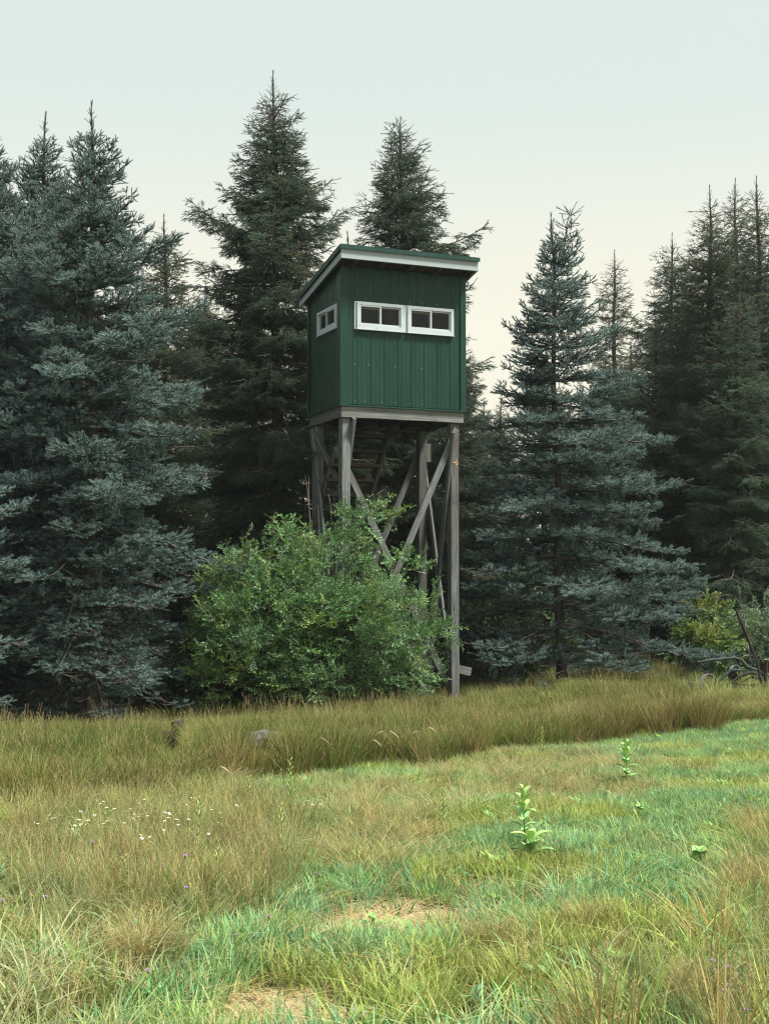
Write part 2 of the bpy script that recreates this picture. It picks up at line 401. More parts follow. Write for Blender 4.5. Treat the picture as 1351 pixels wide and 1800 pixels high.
# ------------------------------------------------------------------ spruce sprays
def add_shoot(g, p0, p1, needle_len, dens, width, val0, val1, rng, core=.0035, arc=0.0, m=0):
    p0 = np.array(p0, float); p1 = np.array(p1, float); d = p1 - p0; L = np.linalg.norm(d); d /= L
    g.tube([p0, p1], [core, core * .5], 3, m, val0, caps=False)
    n = max(6, int(L * dens))
    t = (np.arange(n) + rng.random(n) * .8) / n
    ref = np.array([0, 0, 1.0]) if abs(d[2]) < .8 else np.array([1.0, 0, 0])
    a = np.cross(d, ref); a /= np.linalg.norm(a); b = np.cross(a, d)
    ph = np.arange(n) * 2.399 + rng.random(n) * .5
    rad = np.cos(ph)[:, None] * a + np.sin(ph)[:, None] * b
    ln = needle_len * (.8 + .4 * rng.random(n)) * (1 - .35 * t ** 3)
    base = p0 + d * (t * L)[:, None]; up = np.where(rad @ np.array([0, 0, 1.0]) < -.4, .75, 1.0)
    tip = base + (rad * .80 * up[:, None] + d * .62) * ln[:, None]
    side = np.cross(rad, d) * (width * .5)
    v = np.stack([base - side, base + side, tip], 1).reshape(-1, 3)
    f = np.arange(n * 3).reshape(-1, 3)
    av = np.stack([np.full(n, val0), np.full(n, val0), np.full(n, val1)], 1).reshape(-1)
    g.add(v, f, m, av)

def spray(seed, blue=True, bare_=False, L=.46, ns=None):
    rng = np.random.default_rng(seed); g = Geo()
    nseg = 5 if L > .3 else 3; pts = [np.zeros(3)]; ang = 0
    for i in range(nseg):
        ang += rng.normal(0, .09); z = (.12 if blue else -.05) * (i / nseg) + rng.normal(0, .06)
        pts.append(pts[-1] + np.array([math.cos(ang), math.sin(ang), z]) * L / nseg)
    pts = np.array(pts)
    g.tube(pts, np.linspace(.006, .003, len(pts)), 3, 1, 0, caps=False)
    nl, dens, wd, core = (.030, 330, .0062, .008) if blue else (.022, 330, .0052, .005)
    if bare_: dens *= .22; core = .002
    for i in range(nseg):
        if not (bare_ and i < 3): add_shoot(g, pts[i], pts[i + 1], nl, dens * (.6 if i < 2 else 1), wd, .05, .25 if i < nseg - 1 else .9, rng, core)
    ns = ns if ns is not None else (5 if blue else 7)
    kl = .6 + .4 * L / .46
    for k in range(ns):
        t = .14 + .80 * k / ns; ii = min(int(t * nseg), nseg - 1); p = pts[ii] + (pts[ii + 1] - pts[ii]) * (t * nseg - ii)
        for s_ in (-1, 1):
            if rng.random() < (.10 if not bare_ else .35): continue
            ln = (.17 * (1 - t) + .10) * rng.uniform(.75, 1.25) * kl
            az = s_ * math.radians(rng.uniform(32, 58)); el = rng.uniform(-.25, .5) if blue else rng.uniform(-.75, .2)
            d = np.array([math.cos(az), math.sin(az), el]); d /= np.linalg.norm(d)
            mid = p + d * ln * .5; d2 = d + np.array([.35, 0, .2 if blue else -.12]); d2 /= np.linalg.norm(d2); end = mid + d2 * ln * .5
            if bare_:
                g.tube([p, mid, end], [.0028, .002, .0012], 3, 1, 0, caps=False)
                if rng.random() < .5: add_shoot(g, mid, end, nl * .8, dens, wd, .0, .2, rng, core)
                continue
            add_shoot(g, p, mid, nl * .85, dens * .8, wd, .02, .3, rng, core)
            add_shoot(g, mid, end, nl * 1.08, dens, wd, .2, 1.0 if blue else .9, rng, core)
            if ln > .15:
                for q in (-1, 1):
                    if rng.random() < .2: continue
                    az2 = az + q * .75; dd = np.array([math.cos(az2), math.sin(az2), el + rng.uniform(-.2, .35)]); dd /= np.linalg.norm(dd)
                    add_shoot(g, mid, mid + dd * ln * rng.uniform(.4, .6), nl, dens, wd, .15, .95, rng, core)
    return g
def kinds(s0, blue):
    # 0-2 full sprays, 3-4 short sprays, 5 single shoot, 6-7 nearly bare
    return [spray(s0 + i, blue) for i in range(3)] + [spray(s0 + 3 + i, blue, L=.24, ns=2) for i in range(2)] + [spray(s0 + 6, blue, L=.22, ns=0)] + [spray(s0 + 7 + i, blue, True) for i in range(2)]
BLUE = kinds(10, True); GREEN = kinds(50, False)

def spruce(name, label, top, Y, base_px, prof, low_py, kind='blue', col=(.05, .085, .08), seed=1, density=1.0, brown=.0,
           elev=(.9, .15, -.35), group=None, left=1.0, right=1.0, twin=None, extra=None, rtrunk=None, tier=False, fade=0.0, cat='spruce tree'):
    rng = np.random.default_rng(seed)
    tp = P(top[0], top[1], Y); bx = (base_px - 675.5) / F * Y; by = Y
    zb = GZ(bx, by); H = tp.z - zb
    root = empty(name, (bx, by, zb)); tag(root, label, cat, group)
    lean = np.array([tp.x - bx, 0, H])
    zs = [P(top[0], q[0], Y).z - zb for q in prof]; rs = [q[1] / F * Y * 1.1 for q in prof]
    order = np.argsort(zs); zs = np.array(zs)[order]; rs = np.array(rs)[order]
    zlow = P(base_px, low_py, Y).z - zb
    variants = BLUE if kind == 'blue' else GREEN
    wood = Geo(); pts = []; D = []; U = []; sc = []; pv = []; tc_ = []
    col = np.array(col) * .78  # darkens needles below their pale tips: shade inside the crown put into colour
    def axis(z):
        t = z / H; return np.array([lean[0] * t + .03 * math.sin(z * 1.7 + seed), .03 * math.sin(z * 1.3 + seed * 2), z])
    def put(p, d, u, s, v, c):
        pts.append(p); D.append(d); U.append(u); sc.append(s); pv.append(v); tc_.append(c)
    def limb(z, az, L, el, dead=0.0, org=None):
        lc = col * rng.uniform(.65, 1.35)
        o = axis(z) if org is None else org
        n = 7; h = np.array([math.cos(az), math.sin(az), 0]); p = o.copy(); P_ = [p.copy()]; e_ = el; a_ = az
        upturn = (.12 if el < .45 else .05) if L > .5 else .03
        for i in range(n):
            a_ += rng.normal(0, .06); d = np.array([math.cos(a_) * math.cos(e_), math.sin(a_) * math.cos(e_), math.sin(e_)])
            p = p + d * L / n; P_.append(p.copy()); e_ += (upturn if i > 2 else -.05) + rng.normal(0, .05)
        P_ = np.array(P_); r0 = .006 + .009 * L
        wood.tube(P_, np.linspace(r0, .004, n + 1), 4, 1, 0, caps=False)
        step = .125 / density; s_along = max(.10 * L, .04) if dead < .5 else .1 * L
        side = 1; start = s_along
        while s_along < L:
            t = s_along / L * n; ii = min(int(t), n - 1); q = P_[ii] + (P_[ii + 1] - P_[ii]) * (t - ii); dd = P_[ii + 1] - P_[ii]; dd /= np.linalg.norm(dd)
            sd_ = np.cross(dd, [0, 0, 1.0]); sd_ /= np.linalg.norm(sd_) + 1e-9
            rem = L - s_along; ang = rng.uniform(.75, 1.15)
            v = dd * math.cos(ang) + side * sd_ * math.sin(ang) + np.array([0, 0, rng.normal(0.0, .14) - (.0 if kind == 'blue' else .22)])
            s_ = rng.uniform(.8, 1.2) * (1 if rem < .9 else 1.25)
            if tier: v[2] *= .4
            inner = 1 - s_along / L
            isdead = rng.random() < dead * (.4 + inner) or (inner > .7 and L > .9 and rng.random() < .3)
            vv = rng.integers(6, 8) if isdead else (rng.integers(0, 3) if rem > .42 else (rng.integers(3, 5) if rem > .16 else 5))
            c = lc * rng.uniform(.85, 1.2)
            if rng.random() < brown: c = np.array([.13, .095, .05]) * rng.uniform(.7, 1.2)
            put(q, v, np.array([rng.normal(0, .2), rng.normal(0, .2), 1.0]), s_, vv, c)
            if rng.random() < .28: put(q, dd * .4 + np.array([0, 0, -.9]), sd_, s_ * .6, vv, c)
            if rng.random() < .22: put(q, dd * .8 + np.array([0, 0, .6]), sd_, s_ * .45, vv, c)
            side = -side; s_along += step * rng.uniform(.7, 1.2)
        put(P_[-2], P_[-1] - P_[-2], np.array([0, 0, 1.0]), 1.0 if L > .3 else .8, 5 if L < .3 else rng.integers(3, 5), col)
    z = zlow; w0 = rng.random() * 6
    while z < H - .42:
        fr = (z - zlow) / (H - zlow); e0 = float(np.interp(fr, [0, .5, 1], [elev[2], elev[1], elev[0]]))
        R = float(np.interp(z, zs, rs)); R = float(np.interp(z + max(0, R * math.tan(e0) * .85), zs, rs)); R = float(np.interp(z + max(0, R * math.tan(e0) * .9), zs, rs)); R = max(R, .08)
        if R < .27:         # slim spire: whorls of single shoots
            for k in range(5):
                a_ = w0 + k * 1.256 + rng.normal(0, .2); e2 = rng.uniform(.55, 1.1)
                put(axis(z + rng.uniform(-.03, .03)), np.array([math.cos(a_), math.sin(a_), e2]), np.array([0, 0, 1.0]), max(.45, R / .2) * rng.uniform(.7, 1.15), 5 if R < .2 else rng.integers(3, 6), col)
            w0 += 1.1 + rng.random(); z += rng.uniform(.07, .15); continue
        nb = 6
        if fr > .93: nb = 5
        w0 += 1.1 + rng.random()
        for k in range(nb):
            az = w0 + k / nb * 2 * math.pi + rng.normal(0, .15)
            sf = right if math.cos(az) > 0 else left; sf = 1 + (sf - 1) * abs(math.cos(az))
            el = float(np.interp(fr, [0, .5, 1], [elev[2], elev[1], elev[0]])) + rng.normal(0, .05 if tier else .14)
            L = R * sf * (rng.uniform(.75, 1.15) if tier else rng.uniform(.6, 1.12 if fr < .7 else 1.0)) / max(.65, math.cos(el))
            if rng.random() < .06 and fr < .8: L *= 1.25
            if R < .9: L -= .11
            limb(z + rng.uniform(-.05, .05), az, max(L, .12), el, dead=max(0, .55 - fr * 2.2))
        for k in range(1 if not tier else int(fr > .75)):      # weak branches between the whorls
            az = rng.random() * 6.28; limb(z + .12, az, max(.1, R * rng.uniform(.35, .7)), elev[1] + rng.normal(0, .15), dead=max(.15, .6 - fr * 2))
        z += np.interp(R, [.2, 1.0, 2.0], [.17, .24, .35]) / (.6 + .4 * density) * (1.1 if tier else 1)
    tips = [(axis(H), 0.0)]
    if twin is not None:
        q = P(twin[0], twin[1], Y); qq = np.array([q.x - bx, -.1, q.z - zb]); b0 = axis(H - 1.1)
        st = np.linspace(b0, qq, 6); st[:, 0] += np.array([0, .06, .06, .03, .0, 0]) * np.sign(qq[0] - b0[0])
        wood.tube(st, np.linspace(.02, .005, 6), 5, 1, 0, caps=False)
        for i in range(1, 6):
            for k in range(4): limb(0, k * 1.57 + i, .10 + .30 * (1 - i / 6), .75, org=st[i] - np.array([0, 0, .12]))
        tips.append((qq, 1))
    for zz in np.arange(H - 1.3, H - .3, .11):       # needles along the leader
        a_ = rng.random() * 6.28; put(axis(zz), np.array([.12 * math.cos(a_), .12 * math.sin(a_), 1.0]), np.array([math.cos(a_), math.sin(a_), 0]), .95, 5, col)
    for tq, _ in tips:      # the bare leader and its last two whorls of single shoots
        put(tq - np.array([0, 0, .20]), np.array([.03, 0, 1.0]), np.array([1.0, .3, 0]), .95, 5, col)
        put(tq - np.array([0, 0, .38]), np.array([-.03, 0, 1.0]), np.array([1.0, .3, 0]), .95, 5, col)
        for dz, e2, sc2 in ((.24, 1.1, .45), (.36, .9, .6)):
            for k in range(5):
                a_ = k * 1.256 + dz * 9 + rng.normal(0, .2); put(tq - np.array([0, 0, dz + rng.uniform(-.02, .02)]), np.array([math.cos(a_), math.sin(a_), e2 + rng.normal(0, .15)]), np.array([0, 0, 1.0]), sc2 * rng.uniform(.8, 1.15), 5, col)
    if extra:
        for (zz, az, L, el) in extra: limb(zz, az, L, el)
    o = scatter_obj('crown', [M['needle'] if kind == 'blue' else M['needle_green'], M['twig']], variants, wood,
                    np.array(pts), np.array(pv), euler_from(np.array(D), np.array(U)), np.array(sc), np.array(tc_), root)
    g = Geo(); n = 12; za = np.linspace(-.1, H, n); rt = rtrunk or (.03 + .011 * H)
    g.tube([axis(z_) for z_ in za], rt * (1 - za.clip(0) / H) ** .8 + .006 + .05 * np.exp(-za.clip(0) * 4), 9, 0, 0)
    g.obj('trunk', [M['bark']], root, True)
    return root

BL = (.034, .062, .058); DB = (.028, .052, .046); DG = (.036, .062, .036); OL = (.06, .075, .035)
lib = {}
lib['a'] = spruce('spruce_tree', 'tall blue-grey spruce with its trunk bare at the foot, second spruce from the left', (163, 175), 20.5, 160,
       [(175, 3), (225, 10), (262, 34), (330, 70), (450, 150), (600, 205), (800, 235), (950, 240), (1180, 180)], 1170, 'blue', BL, 1, 1.0)
lib['b'] = spruce('spruce_tree', 'slim-topped spruce rising behind the left shoulder of the big blue spruce', (80, 197), 23, 84,
       [(197, 3), (240, 14), (290, 42), (420, 110), (600, 160), (900, 190), (1200, 190)], 1200, 'blue', DB, 2, .9)
spruce('spruce_tree', 'spruce cut by the left edge of the picture, its top touching the edge', (-6, 212), 22, -12,
       [(212, 4), (300, 40), (420, 110), (600, 170), (900, 210), (1200, 200)], 1200, 'blue', DB, 3, .9)
spruce('spruce_tree', 'pale blue spruce whose low branch tips enter at the left edge', (-175, 520), 17.5, -175,
       [(520, 8), (640, 90), (800, 170), (950, 225), (1150, 240)], 1160, 'blue', (.05, .085, .088), 4, 1.0, elev=(.9, .2, -.15))
lib['c'] = spruce('spruce_tree', 'tallest dark spruce with a sharp tip, left of the green cabin', (482, 124), 25, 490,
       [(124, 3), (165, 18), (200, 42), (300, 92), (420, 135), (560, 160), (800, 185), (1000, 190), (1200, 180)], 1150, 'green', (.042, .07, .048), 5, 1.15, brown=.05)
# side branch reaching out to the right over the cabin roof
spruce('spruce_tree', 'dark spruce right behind the cabin with one long branch sticking out to the right', (705, 204), 26.5, 715,
       [(204, 8), (260, 42), (350, 80), (450, 110), (600, 155), (700, 165), (900, 190), (1200, 190)], 1150, 'green', (.042, .072, .05), 6, 1.15, brown=.04,
       extra=[(P(705, 450, 26.5).z + .2, -.1, 1.75, .30), (P(705, 470, 26.5).z + .2, .1, 1.5, .36)])
spruce('spruce_tree', 'small yellowish spruce top between the two tallest spruces on the left', (290, 375), 28, 292,
       [(375, 8), (440, 40), (560, 80), (800, 120), (1200, 130)], 1100, 'green', (.075, .09, .045), 7, .8)
lib['d'] = spruce('spruce_tree', 'frosty blue spruce with twin tips and ladder-like tiers right of the cabin', (968, 372), 24.5, 985,
       [(372, 3), (420, 9), (450, 34), (520, 78), (600, 104), (720, 150), (850, 185), (950, 218), (1080, 255), (1160, 230)], 1140, 'blue', (.038, .066, .062), 8, .95, rtrunk=.085,
       elev=(.85, .02, -.12), tier=True, left=.72, right=1.0, twin=(1001, 370))
spruce('spruce_tree', 'far sunlit spruce with a thin airy crown right of the twin-tipped one', (1078, 438), 38, 1082,
       [(438, 8), (500, 30), (620, 45), (800, 60), (1150, 70)], 1100, 'green', (.10, .11, .05), 9, .6)  # sunlight put into the lighter, yellower needle colour
spruce('spruce_tree', 'grey-green spruce left of the tall group at the right edge', (1179, 408), 34, 1182,
       [(408, 5), (480, 40), (560, 72), (700, 105), (1150, 110)], 1120, 'green', (.075, .11, .075), 10, .95)
lib['e'] = spruce('spruce_tree', 'leftmost of the tall spruces in the right-hand group, brownish inside', (1246, 325), 30, 1248,
       [(325, 4), (400, 36), (520, 82), (700, 100), (1000, 120), (1200, 120)], 1130, 'green', (.085, .105, .062), 11, 1.05, brown=.10)
spruce('spruce_tree', 'narrow spruce between two taller ones in the right-hand group', (1292, 312), 33, 1292,
       [(312, 5), (400, 36), (560, 72), (800, 100), (1200, 100)], 1120, 'green', (.075, .10, .062), 12, .95, brown=.05)
spruce('spruce_tree', 'tall spruce with bare gaps at the right edge of the picture', (1331, 308), 29, 1335,
       [(308, 5), (380, 34), (520, 72), (800, 105), (1200, 110)], 1120, 'green', (.07, .095, .06), 13, .85, brown=.05)
spruce('spruce_tree', 'bushy dark spruce standing in front of the tall group at the right', (1296, 505), 27, 1292,
       [(505, 10), (580, 50), (700, 85), (900, 115), (1100, 130)], 1100, 'green', (.06, .098, .064), 14, 1.0)
spruce('spruce_tree', 'young dark spruce between the twin-tipped spruce and the right-hand group', (1150, 560), 30, 1152,
       [(560, 10), (640, 45), (800, 75), (1120, 110)], 1110, 'green', (.065, .10, .06), 15, .95)

# the rows behind, seen through the gaps: copies of the trees above
def refill(src, label, px, top_py, Y, rz):
    r = copy_tree(lib[src]); o = lib[src]; x = (px - 675.5) / F * Y
    zb = GZ(x, Y); tp = P(px, top_py, Y); h0 = {'a': 8.8, 'b': 9.6, 'c': 10.9, 'd': 8.3, 'e': 10.4}[src]
    s_ = (tp.z - zb) / h0
    r.location = (x, Y, zb); r.rotation_euler = (0, 0, rz); r.scale = (s_, s_, s_) if s_ < 1.4 else (1.4, 1.4, s_)
    tag(r, label, 'spruce tree', 'background spruces behind the front row')
rows = [('c', 'low dark spruce filling the shade behind the first trunks at the left', 20, 800, 24.5, 2.0), ('c', 'low dark spruce in the shade between the left trunk and the shrub', 260, 820, 25.5, .7),
        ('c', 'low dark spruce in the shade behind the big shrub', 420, 800, 26.5, 3.0), ('c', 'low dark spruce behind the tower foot', 760, 860, 29.5, 1.2), ('c', 'dim spruce deep behind the big blue spruce at the left', 60, 430, 29, 1.0), ('e', 'dim spruce behind the gap left of the tallest spruce', 238, 455, 30, 2.1),
        ('c', 'dim spruce behind the gap between the left pair of tall spruces', 352, 520, 31, 4.0), ('e', 'dim spruce hidden behind the tallest dark spruce', 440, 470, 33, .5),
        ('b', 'dim spruce behind the left side of the cabin', 600, 440, 31, 3.3), ('e', 'dim spruce behind the braces of the tower', 690, 560, 30, 5.1),
        ('c', 'dim spruce just right of the cabin, low in the gap', 800, 600, 32, 1.9), ('e', 'dim low spruce between tower and twin-tipped spruce', 885, 690, 33, 2.9),
        ('b', 'dim spruce behind the twin-tipped blue spruce', 960, 640, 31, .3), ('c', 'dim spruce behind the right tiers of the twin-tipped spruce', 1060, 640, 34, 2.6),
        ('e', 'dim spruce filling the gap below the far sunlit one', 1115, 590, 37, 3.9), ('c', 'dim spruce behind the right-hand group', 1215, 560, 36, 1.2),
        ('b', 'dim spruce behind the right edge of the group', 1320, 480, 37, 5.5), ('e', 'spruce beyond the right edge of the picture', 1430, 420, 29, 1.1),
        ('a', 'second spruce beyond the right edge of the picture', 1540, 470, 27, 2.2), ('c', 'spruce beyond the left edge of the picture', -120, 380, 26, 2.2),
        ('e', 'farthest dim spruce behind the left trees', 150, 560, 40, 2.2), ('c', 'farthest dim spruce behind the tower legs', 640, 620, 41, 4.4),
        ('b', 'farthest dim spruce low in the gap right of the tower', 850, 720, 43, 1.5), ('e', 'farthest dim spruce behind the twin-tipped spruce trunk', 1000, 700, 44, .8)]
for q in rows: refill(*q)

# ------------------------------------------------------------------ shrubs
def leaf_twig(seed, L=.30, n=14, ll=.058, lw=.0125, pale=.5):
    rng = np.random.default_rng(seed); g = Geo(); pts = [np.zeros(3)]; a = 0; z = 0
    for i in range(5):
        a += rng.normal(0, .12); z += rng.normal(-.03, .08); pts.append(pts[-1] + np.array([math.cos(a), math.sin(a), z]) * L / 5)
    pts = np.array(pts); g.tube(pts, np.linspace(.004, .0015, 6), 3, 1, 0, caps=False)
    def leaf(p, d, up, s_, val):
        d = d / np.linalg.norm(d); sd_ = np.cross(up, d); sd_ /= np.linalg.norm(sd_) + 1e-9; nn = np.cross(d, sd_)
        l = ll * s_; w_ = lw * s_
        v = [p, p + d * l * .45 + sd_ * w_ + nn * .15 * w_, p + d * l * .45 - nn * .25 * w_, p + d * l * .45 - sd_ * w_ + nn * .15 * w_, p + d * l - nn * .1 * l]
        g.add(v, [(0, 1, 2), (0, 2, 3), (1, 4, 2), (2, 4, 3)], 0, val)
    for k in range(n):
        t = .08 + .92 * k / n; ii = min(int(t * 5), 4); p = pts[ii] + (pts[ii + 1] - pts[ii]) * (t * 5 - ii)
        az = (k % 2 * 2 - 1) * rng.uniform(.6, 1.3); d = np.array([math.cos(az), math.sin(az), rng.uniform(-.1, .6)])
        leaf(p, d, np.array([rng.normal(0, .4), rng.normal(0, .4), 1]), rng.uniform(.7, 1.15), float(rng.random() < pale) * rng.uniform(.2, .9))
        if rng.random() < .35:    # short side twig
            e_ = p + d * rng.uniform(.04, .1); g.tube([p, e_], [.002, .0012], 3, 1, 0, caps=False)
            for q in range(4): leaf(p + (e_ - p) * (.4 + .2 * q), d + rng.normal(0, .7, 3), np.array([0, 0, 1.0]), rng.uniform(.6, 1), float(rng.random() < pale) * rng.uniform(.2, .9))
    leaf(pts[-1], pts[-1] - pts[-2], np.array([0, 0, 1.0]), 1, .4)
    return g
OLIVE = [leaf_twig(100 + i) for i in range(6)]
BROAD = [leaf_twig(120 + i, .3, 14, .05, .024, .2) for i in range(5)]

def shrub(name, label, loc, lobes, count, variants, cols, seed, up=.5, stems=14, cat='shrub', scale=(.6, 1.1)):
    """lobes: (centre xyz in world, radii xyz, weight)"""
    rng = np.random.default_rng(seed); loc = np.array(loc, float)
    root = empty(name, loc); tag(root, label, cat)
    W = np.array([l[2] for l in lobes], float); W /= W.sum()
    wood = Geo(); pts = []; D = []; pv = []; sc = []; tcl = []
    cols = np.array(cols)
    ends = []
    for li in range(len(lobes)):
        c, r, _ = lobes[li]; c = np.array(c) - loc; r = np.array(r)
        for s_ in range(max(2, int(stems * W[li] * 2))):
            d = rng.normal(0, 1, 3); d /= np.linalg.norm(d); d[2] = abs(d[2]) * .8
            e_ = c + d * r * rng.uniform(.5, .95); b = np.array([rng.normal(0, .12), rng.normal(0, .12), 0])
            b[0] += c[0] * .25; b[1] += c[1] * .25
            mid = b * .4 + e_ * .6 + np.array([0, 0, .25 * abs(e_[2])]) * rng.uniform(.3, 1); 
            tt = np.linspace(0, 1, 9)[:, None]; cur = (1 - tt) ** 2 * b + 2 * tt * (1 - tt) * mid + tt ** 2 * e_
            cur += rng.normal(0, .015, cur.shape) * tt
            wood.tube(cur, np.linspace(.018, .004, 9), 4, 1, 0, caps=False); ends.append(cur)
    per = 30; nc = max(6, count // per)
    for ci in range(nc):
        li = rng.choice(len(lobes), p=W); c, r, _ = lobes[li]; c = np.array(c) - loc; r = np.array(r)
        d0 = rng.normal(0, 1, 3); d0 /= np.linalg.norm(d0); cc0 = c + d0 * r * rng.uniform(.45, 1.0)
        big = rng.uniform(.13, .27); cb = cols[rng.choice(len(cols))] * rng.uniform(.8, 1.2); lift = rng.uniform(.2, 1.0) * up
        out = d0 * np.array([1, 1, .5]) + np.array([0, 0, .5])
        for i in range(per if rng.random() > .2 else per // 2):
            d = rng.normal(0, 1, 3); d /= np.linalg.norm(d); d = d + out * .55; d /= np.linalg.norm(d)
            p = cc0 + d * big * np.array([1.25, 1.25, .75]) * rng.uniform(.35, 1.0)
            if p[2] < .03: p[2] = rng.uniform(.03, .3)
            pts.append(p); D.append(d * np.array([1, 1, .7]) + np.array([0, 0, lift]) + rng.normal(0, .3, 3))
            pv.append(rng.integers(0, len(variants))); sc.append(rng.uniform(*scale) * (.7 if rng.random() < .4 else 1)); tcl.append(cb * rng.uniform(.8, 1.2))
    # long whippy shoots that break the outline
    for i in range(count // 70):
        li = rng.choice(len(lobes), p=W); c, r, _ = lobes[li]; c = np.array(c) - loc; r = np.array(r)
        d0 = rng.normal(0, 1, 3); d0[2] = abs(d0[2]); d0 /= np.linalg.norm(d0); p = c + d0 * r * .9; q = d0 * .5 + np.array([0, 0, .6]); q /= np.linalg.norm(q)
        for j in range(4):
            pts.append(p + q * .09 * j); D.append(q + rng.normal(0, .35, 3)); pv.append(rng.integers(0, len(variants))); sc.append(rng.uniform(.45, .7)); tcl.append(cols[rng.choice(len(cols))] * 1.1)
        wood.tube([p - q * .3, p + q * .4], [.006, .003], 3, 1, 0, caps=False)
    D = np.array(D); U = rng.normal(0, .35, D.shape) + np.array([0, 0, 1.0])
    scatter_obj('foliage', [M['leaf'], M['twig']], variants, wood, np.array(pts), np.array(pv), euler_from(D, U), np.array(sc), np.array(tcl), root)
    return root
def lobe(px, py, Y, rx, rz, ry=.7, w_=None):
    c = P(px, py, Y); k = Y / F; r = (rx * k, ry, rz * k)
    return (tuple(c), r, w_ if w_ else rx * rz * ry)
by = 20.6
gx = P(560, 1200, by).x
shrub('large_shrub', 'big silvery green shrub growing up around the left legs of the tower', (gx, by, GZ(gx, by)),
      [lobe(470, 1110, by, 115, 95, .8), lobe(425, 1020, by + .2, 65, 50, .5), lobe(550, 1070, by, 105, 95, .7), lobe(600, 985, by + .5, 55, 45, .35, 1200),
       lobe(575, 890, by + .7, 26, 48, .25, 260), lobe(650, 1120, by - .1, 90, 85, .6), lobe(722, 1125, by + .4, 52, 66, .35, 2400), lobe(690, 1020, by + .5, 50, 35, .3, 900), lobe(757, 1150, by + .3, 22, 50, .25, 700),
       lobe(678, 1195, by - .2, 85, 45, .5), lobe(420, 1190, by - .1, 65, 60, .5), lobe(560, 1190, by - .2, 110, 60, .5), lobe(757, 1080, by + .3, 20, 24, .2, 260), lobe(538, 838, by + .9, 10, 9, .1, 12),
       lobe(395, 1110, by, 45, 55, .4), lobe(650, 905, by + .7, 26, 20, .2, 110), lobe(500, 965, by + .5, 40, 22, .3, 250)],
      5800, OLIVE, [(.085, .22, .050), (.10, .25, .050), (.075, .195, .070), (.19, .30, .04)], 5, stems=40)
b2 = 25.5
gx = P(1325, 1200, b2).x
shrub('grey_green_shrub', 'dusty grey-green shrub behind the old implement at the right edge', (gx, b2, GZ(gx, b2)),
      [lobe(1330, 1120, b2, 60, 60, .6), lobe(1290, 1140, b2, 35, 50, .5), lobe(1380, 1130, b2, 60, 65, .6)], 1500, OLIVE,
      [(.14, .22, .13), (.12, .20, .12), (.18, .25, .14)], 6, stems=14)
gx = P(1240, 1200, 25).x
shrub('yellow_shrub', 'yellow-green shrub turning colour between the blue spruce and the implement', (gx, 25, GZ(gx, 25)),
      [lobe(1245, 1110, 25, 24, 45, .35), lobe(1225, 1150, 25, 40, 40, .5), lobe(1265, 1165, 25, 35, 35, .4), lobe(1190, 1175, 25.2, 35, 30, .4)], 1100, BROAD,
      [(.24, .27, .06), (.16, .26, .07), (.13, .24, .07), (.11, .20, .06)], 7, stems=16)
gx = P(890, 1190, 27.5).x
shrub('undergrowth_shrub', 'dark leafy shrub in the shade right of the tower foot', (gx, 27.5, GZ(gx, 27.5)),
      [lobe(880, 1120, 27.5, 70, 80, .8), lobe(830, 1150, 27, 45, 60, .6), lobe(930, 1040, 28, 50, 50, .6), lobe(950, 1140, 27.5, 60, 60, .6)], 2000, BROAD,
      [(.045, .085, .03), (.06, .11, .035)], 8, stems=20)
gx = P(330, 1200, 24).x
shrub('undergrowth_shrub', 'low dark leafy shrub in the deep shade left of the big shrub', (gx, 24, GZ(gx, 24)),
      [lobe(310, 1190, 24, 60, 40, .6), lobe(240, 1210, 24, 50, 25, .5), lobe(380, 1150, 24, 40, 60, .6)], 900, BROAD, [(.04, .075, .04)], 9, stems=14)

# ------------------------------------------------------------------ the tower
ANG = math.radians(22.9); CU, SU = math.cos(ANG), math.sin(ANG)
YC = 21.7; CX = (601 - 675.5) / F * YC
W1, W2 = 2.05, 1.40
zg = GZ(CX, YC) - .02
T = empty('hunting_blind', (CX, YC, zg), ANG)
tag(T, 'green metal-clad hunting blind on four tall wooden legs with crossed braces', 'hunting blind')
def HZ(px, py, Y): return P(px, py, Y).z - zg
def U_(px):
    k = (px - 675.5) / F; return (k * YC - CX) / (CU - SU * k)
def V_(px):
    k = (px - 675.5) / F; return (CX - k * YC) / (SU + CU * k)
def uv(u, v, z): return Vector((u, v, z))
def depth(u, v): return YC + u * SU + v * CU
zb0 = HZ(601, 733, YC); zb1 = HZ(601, 712, YC)       # rim beam bottom / top
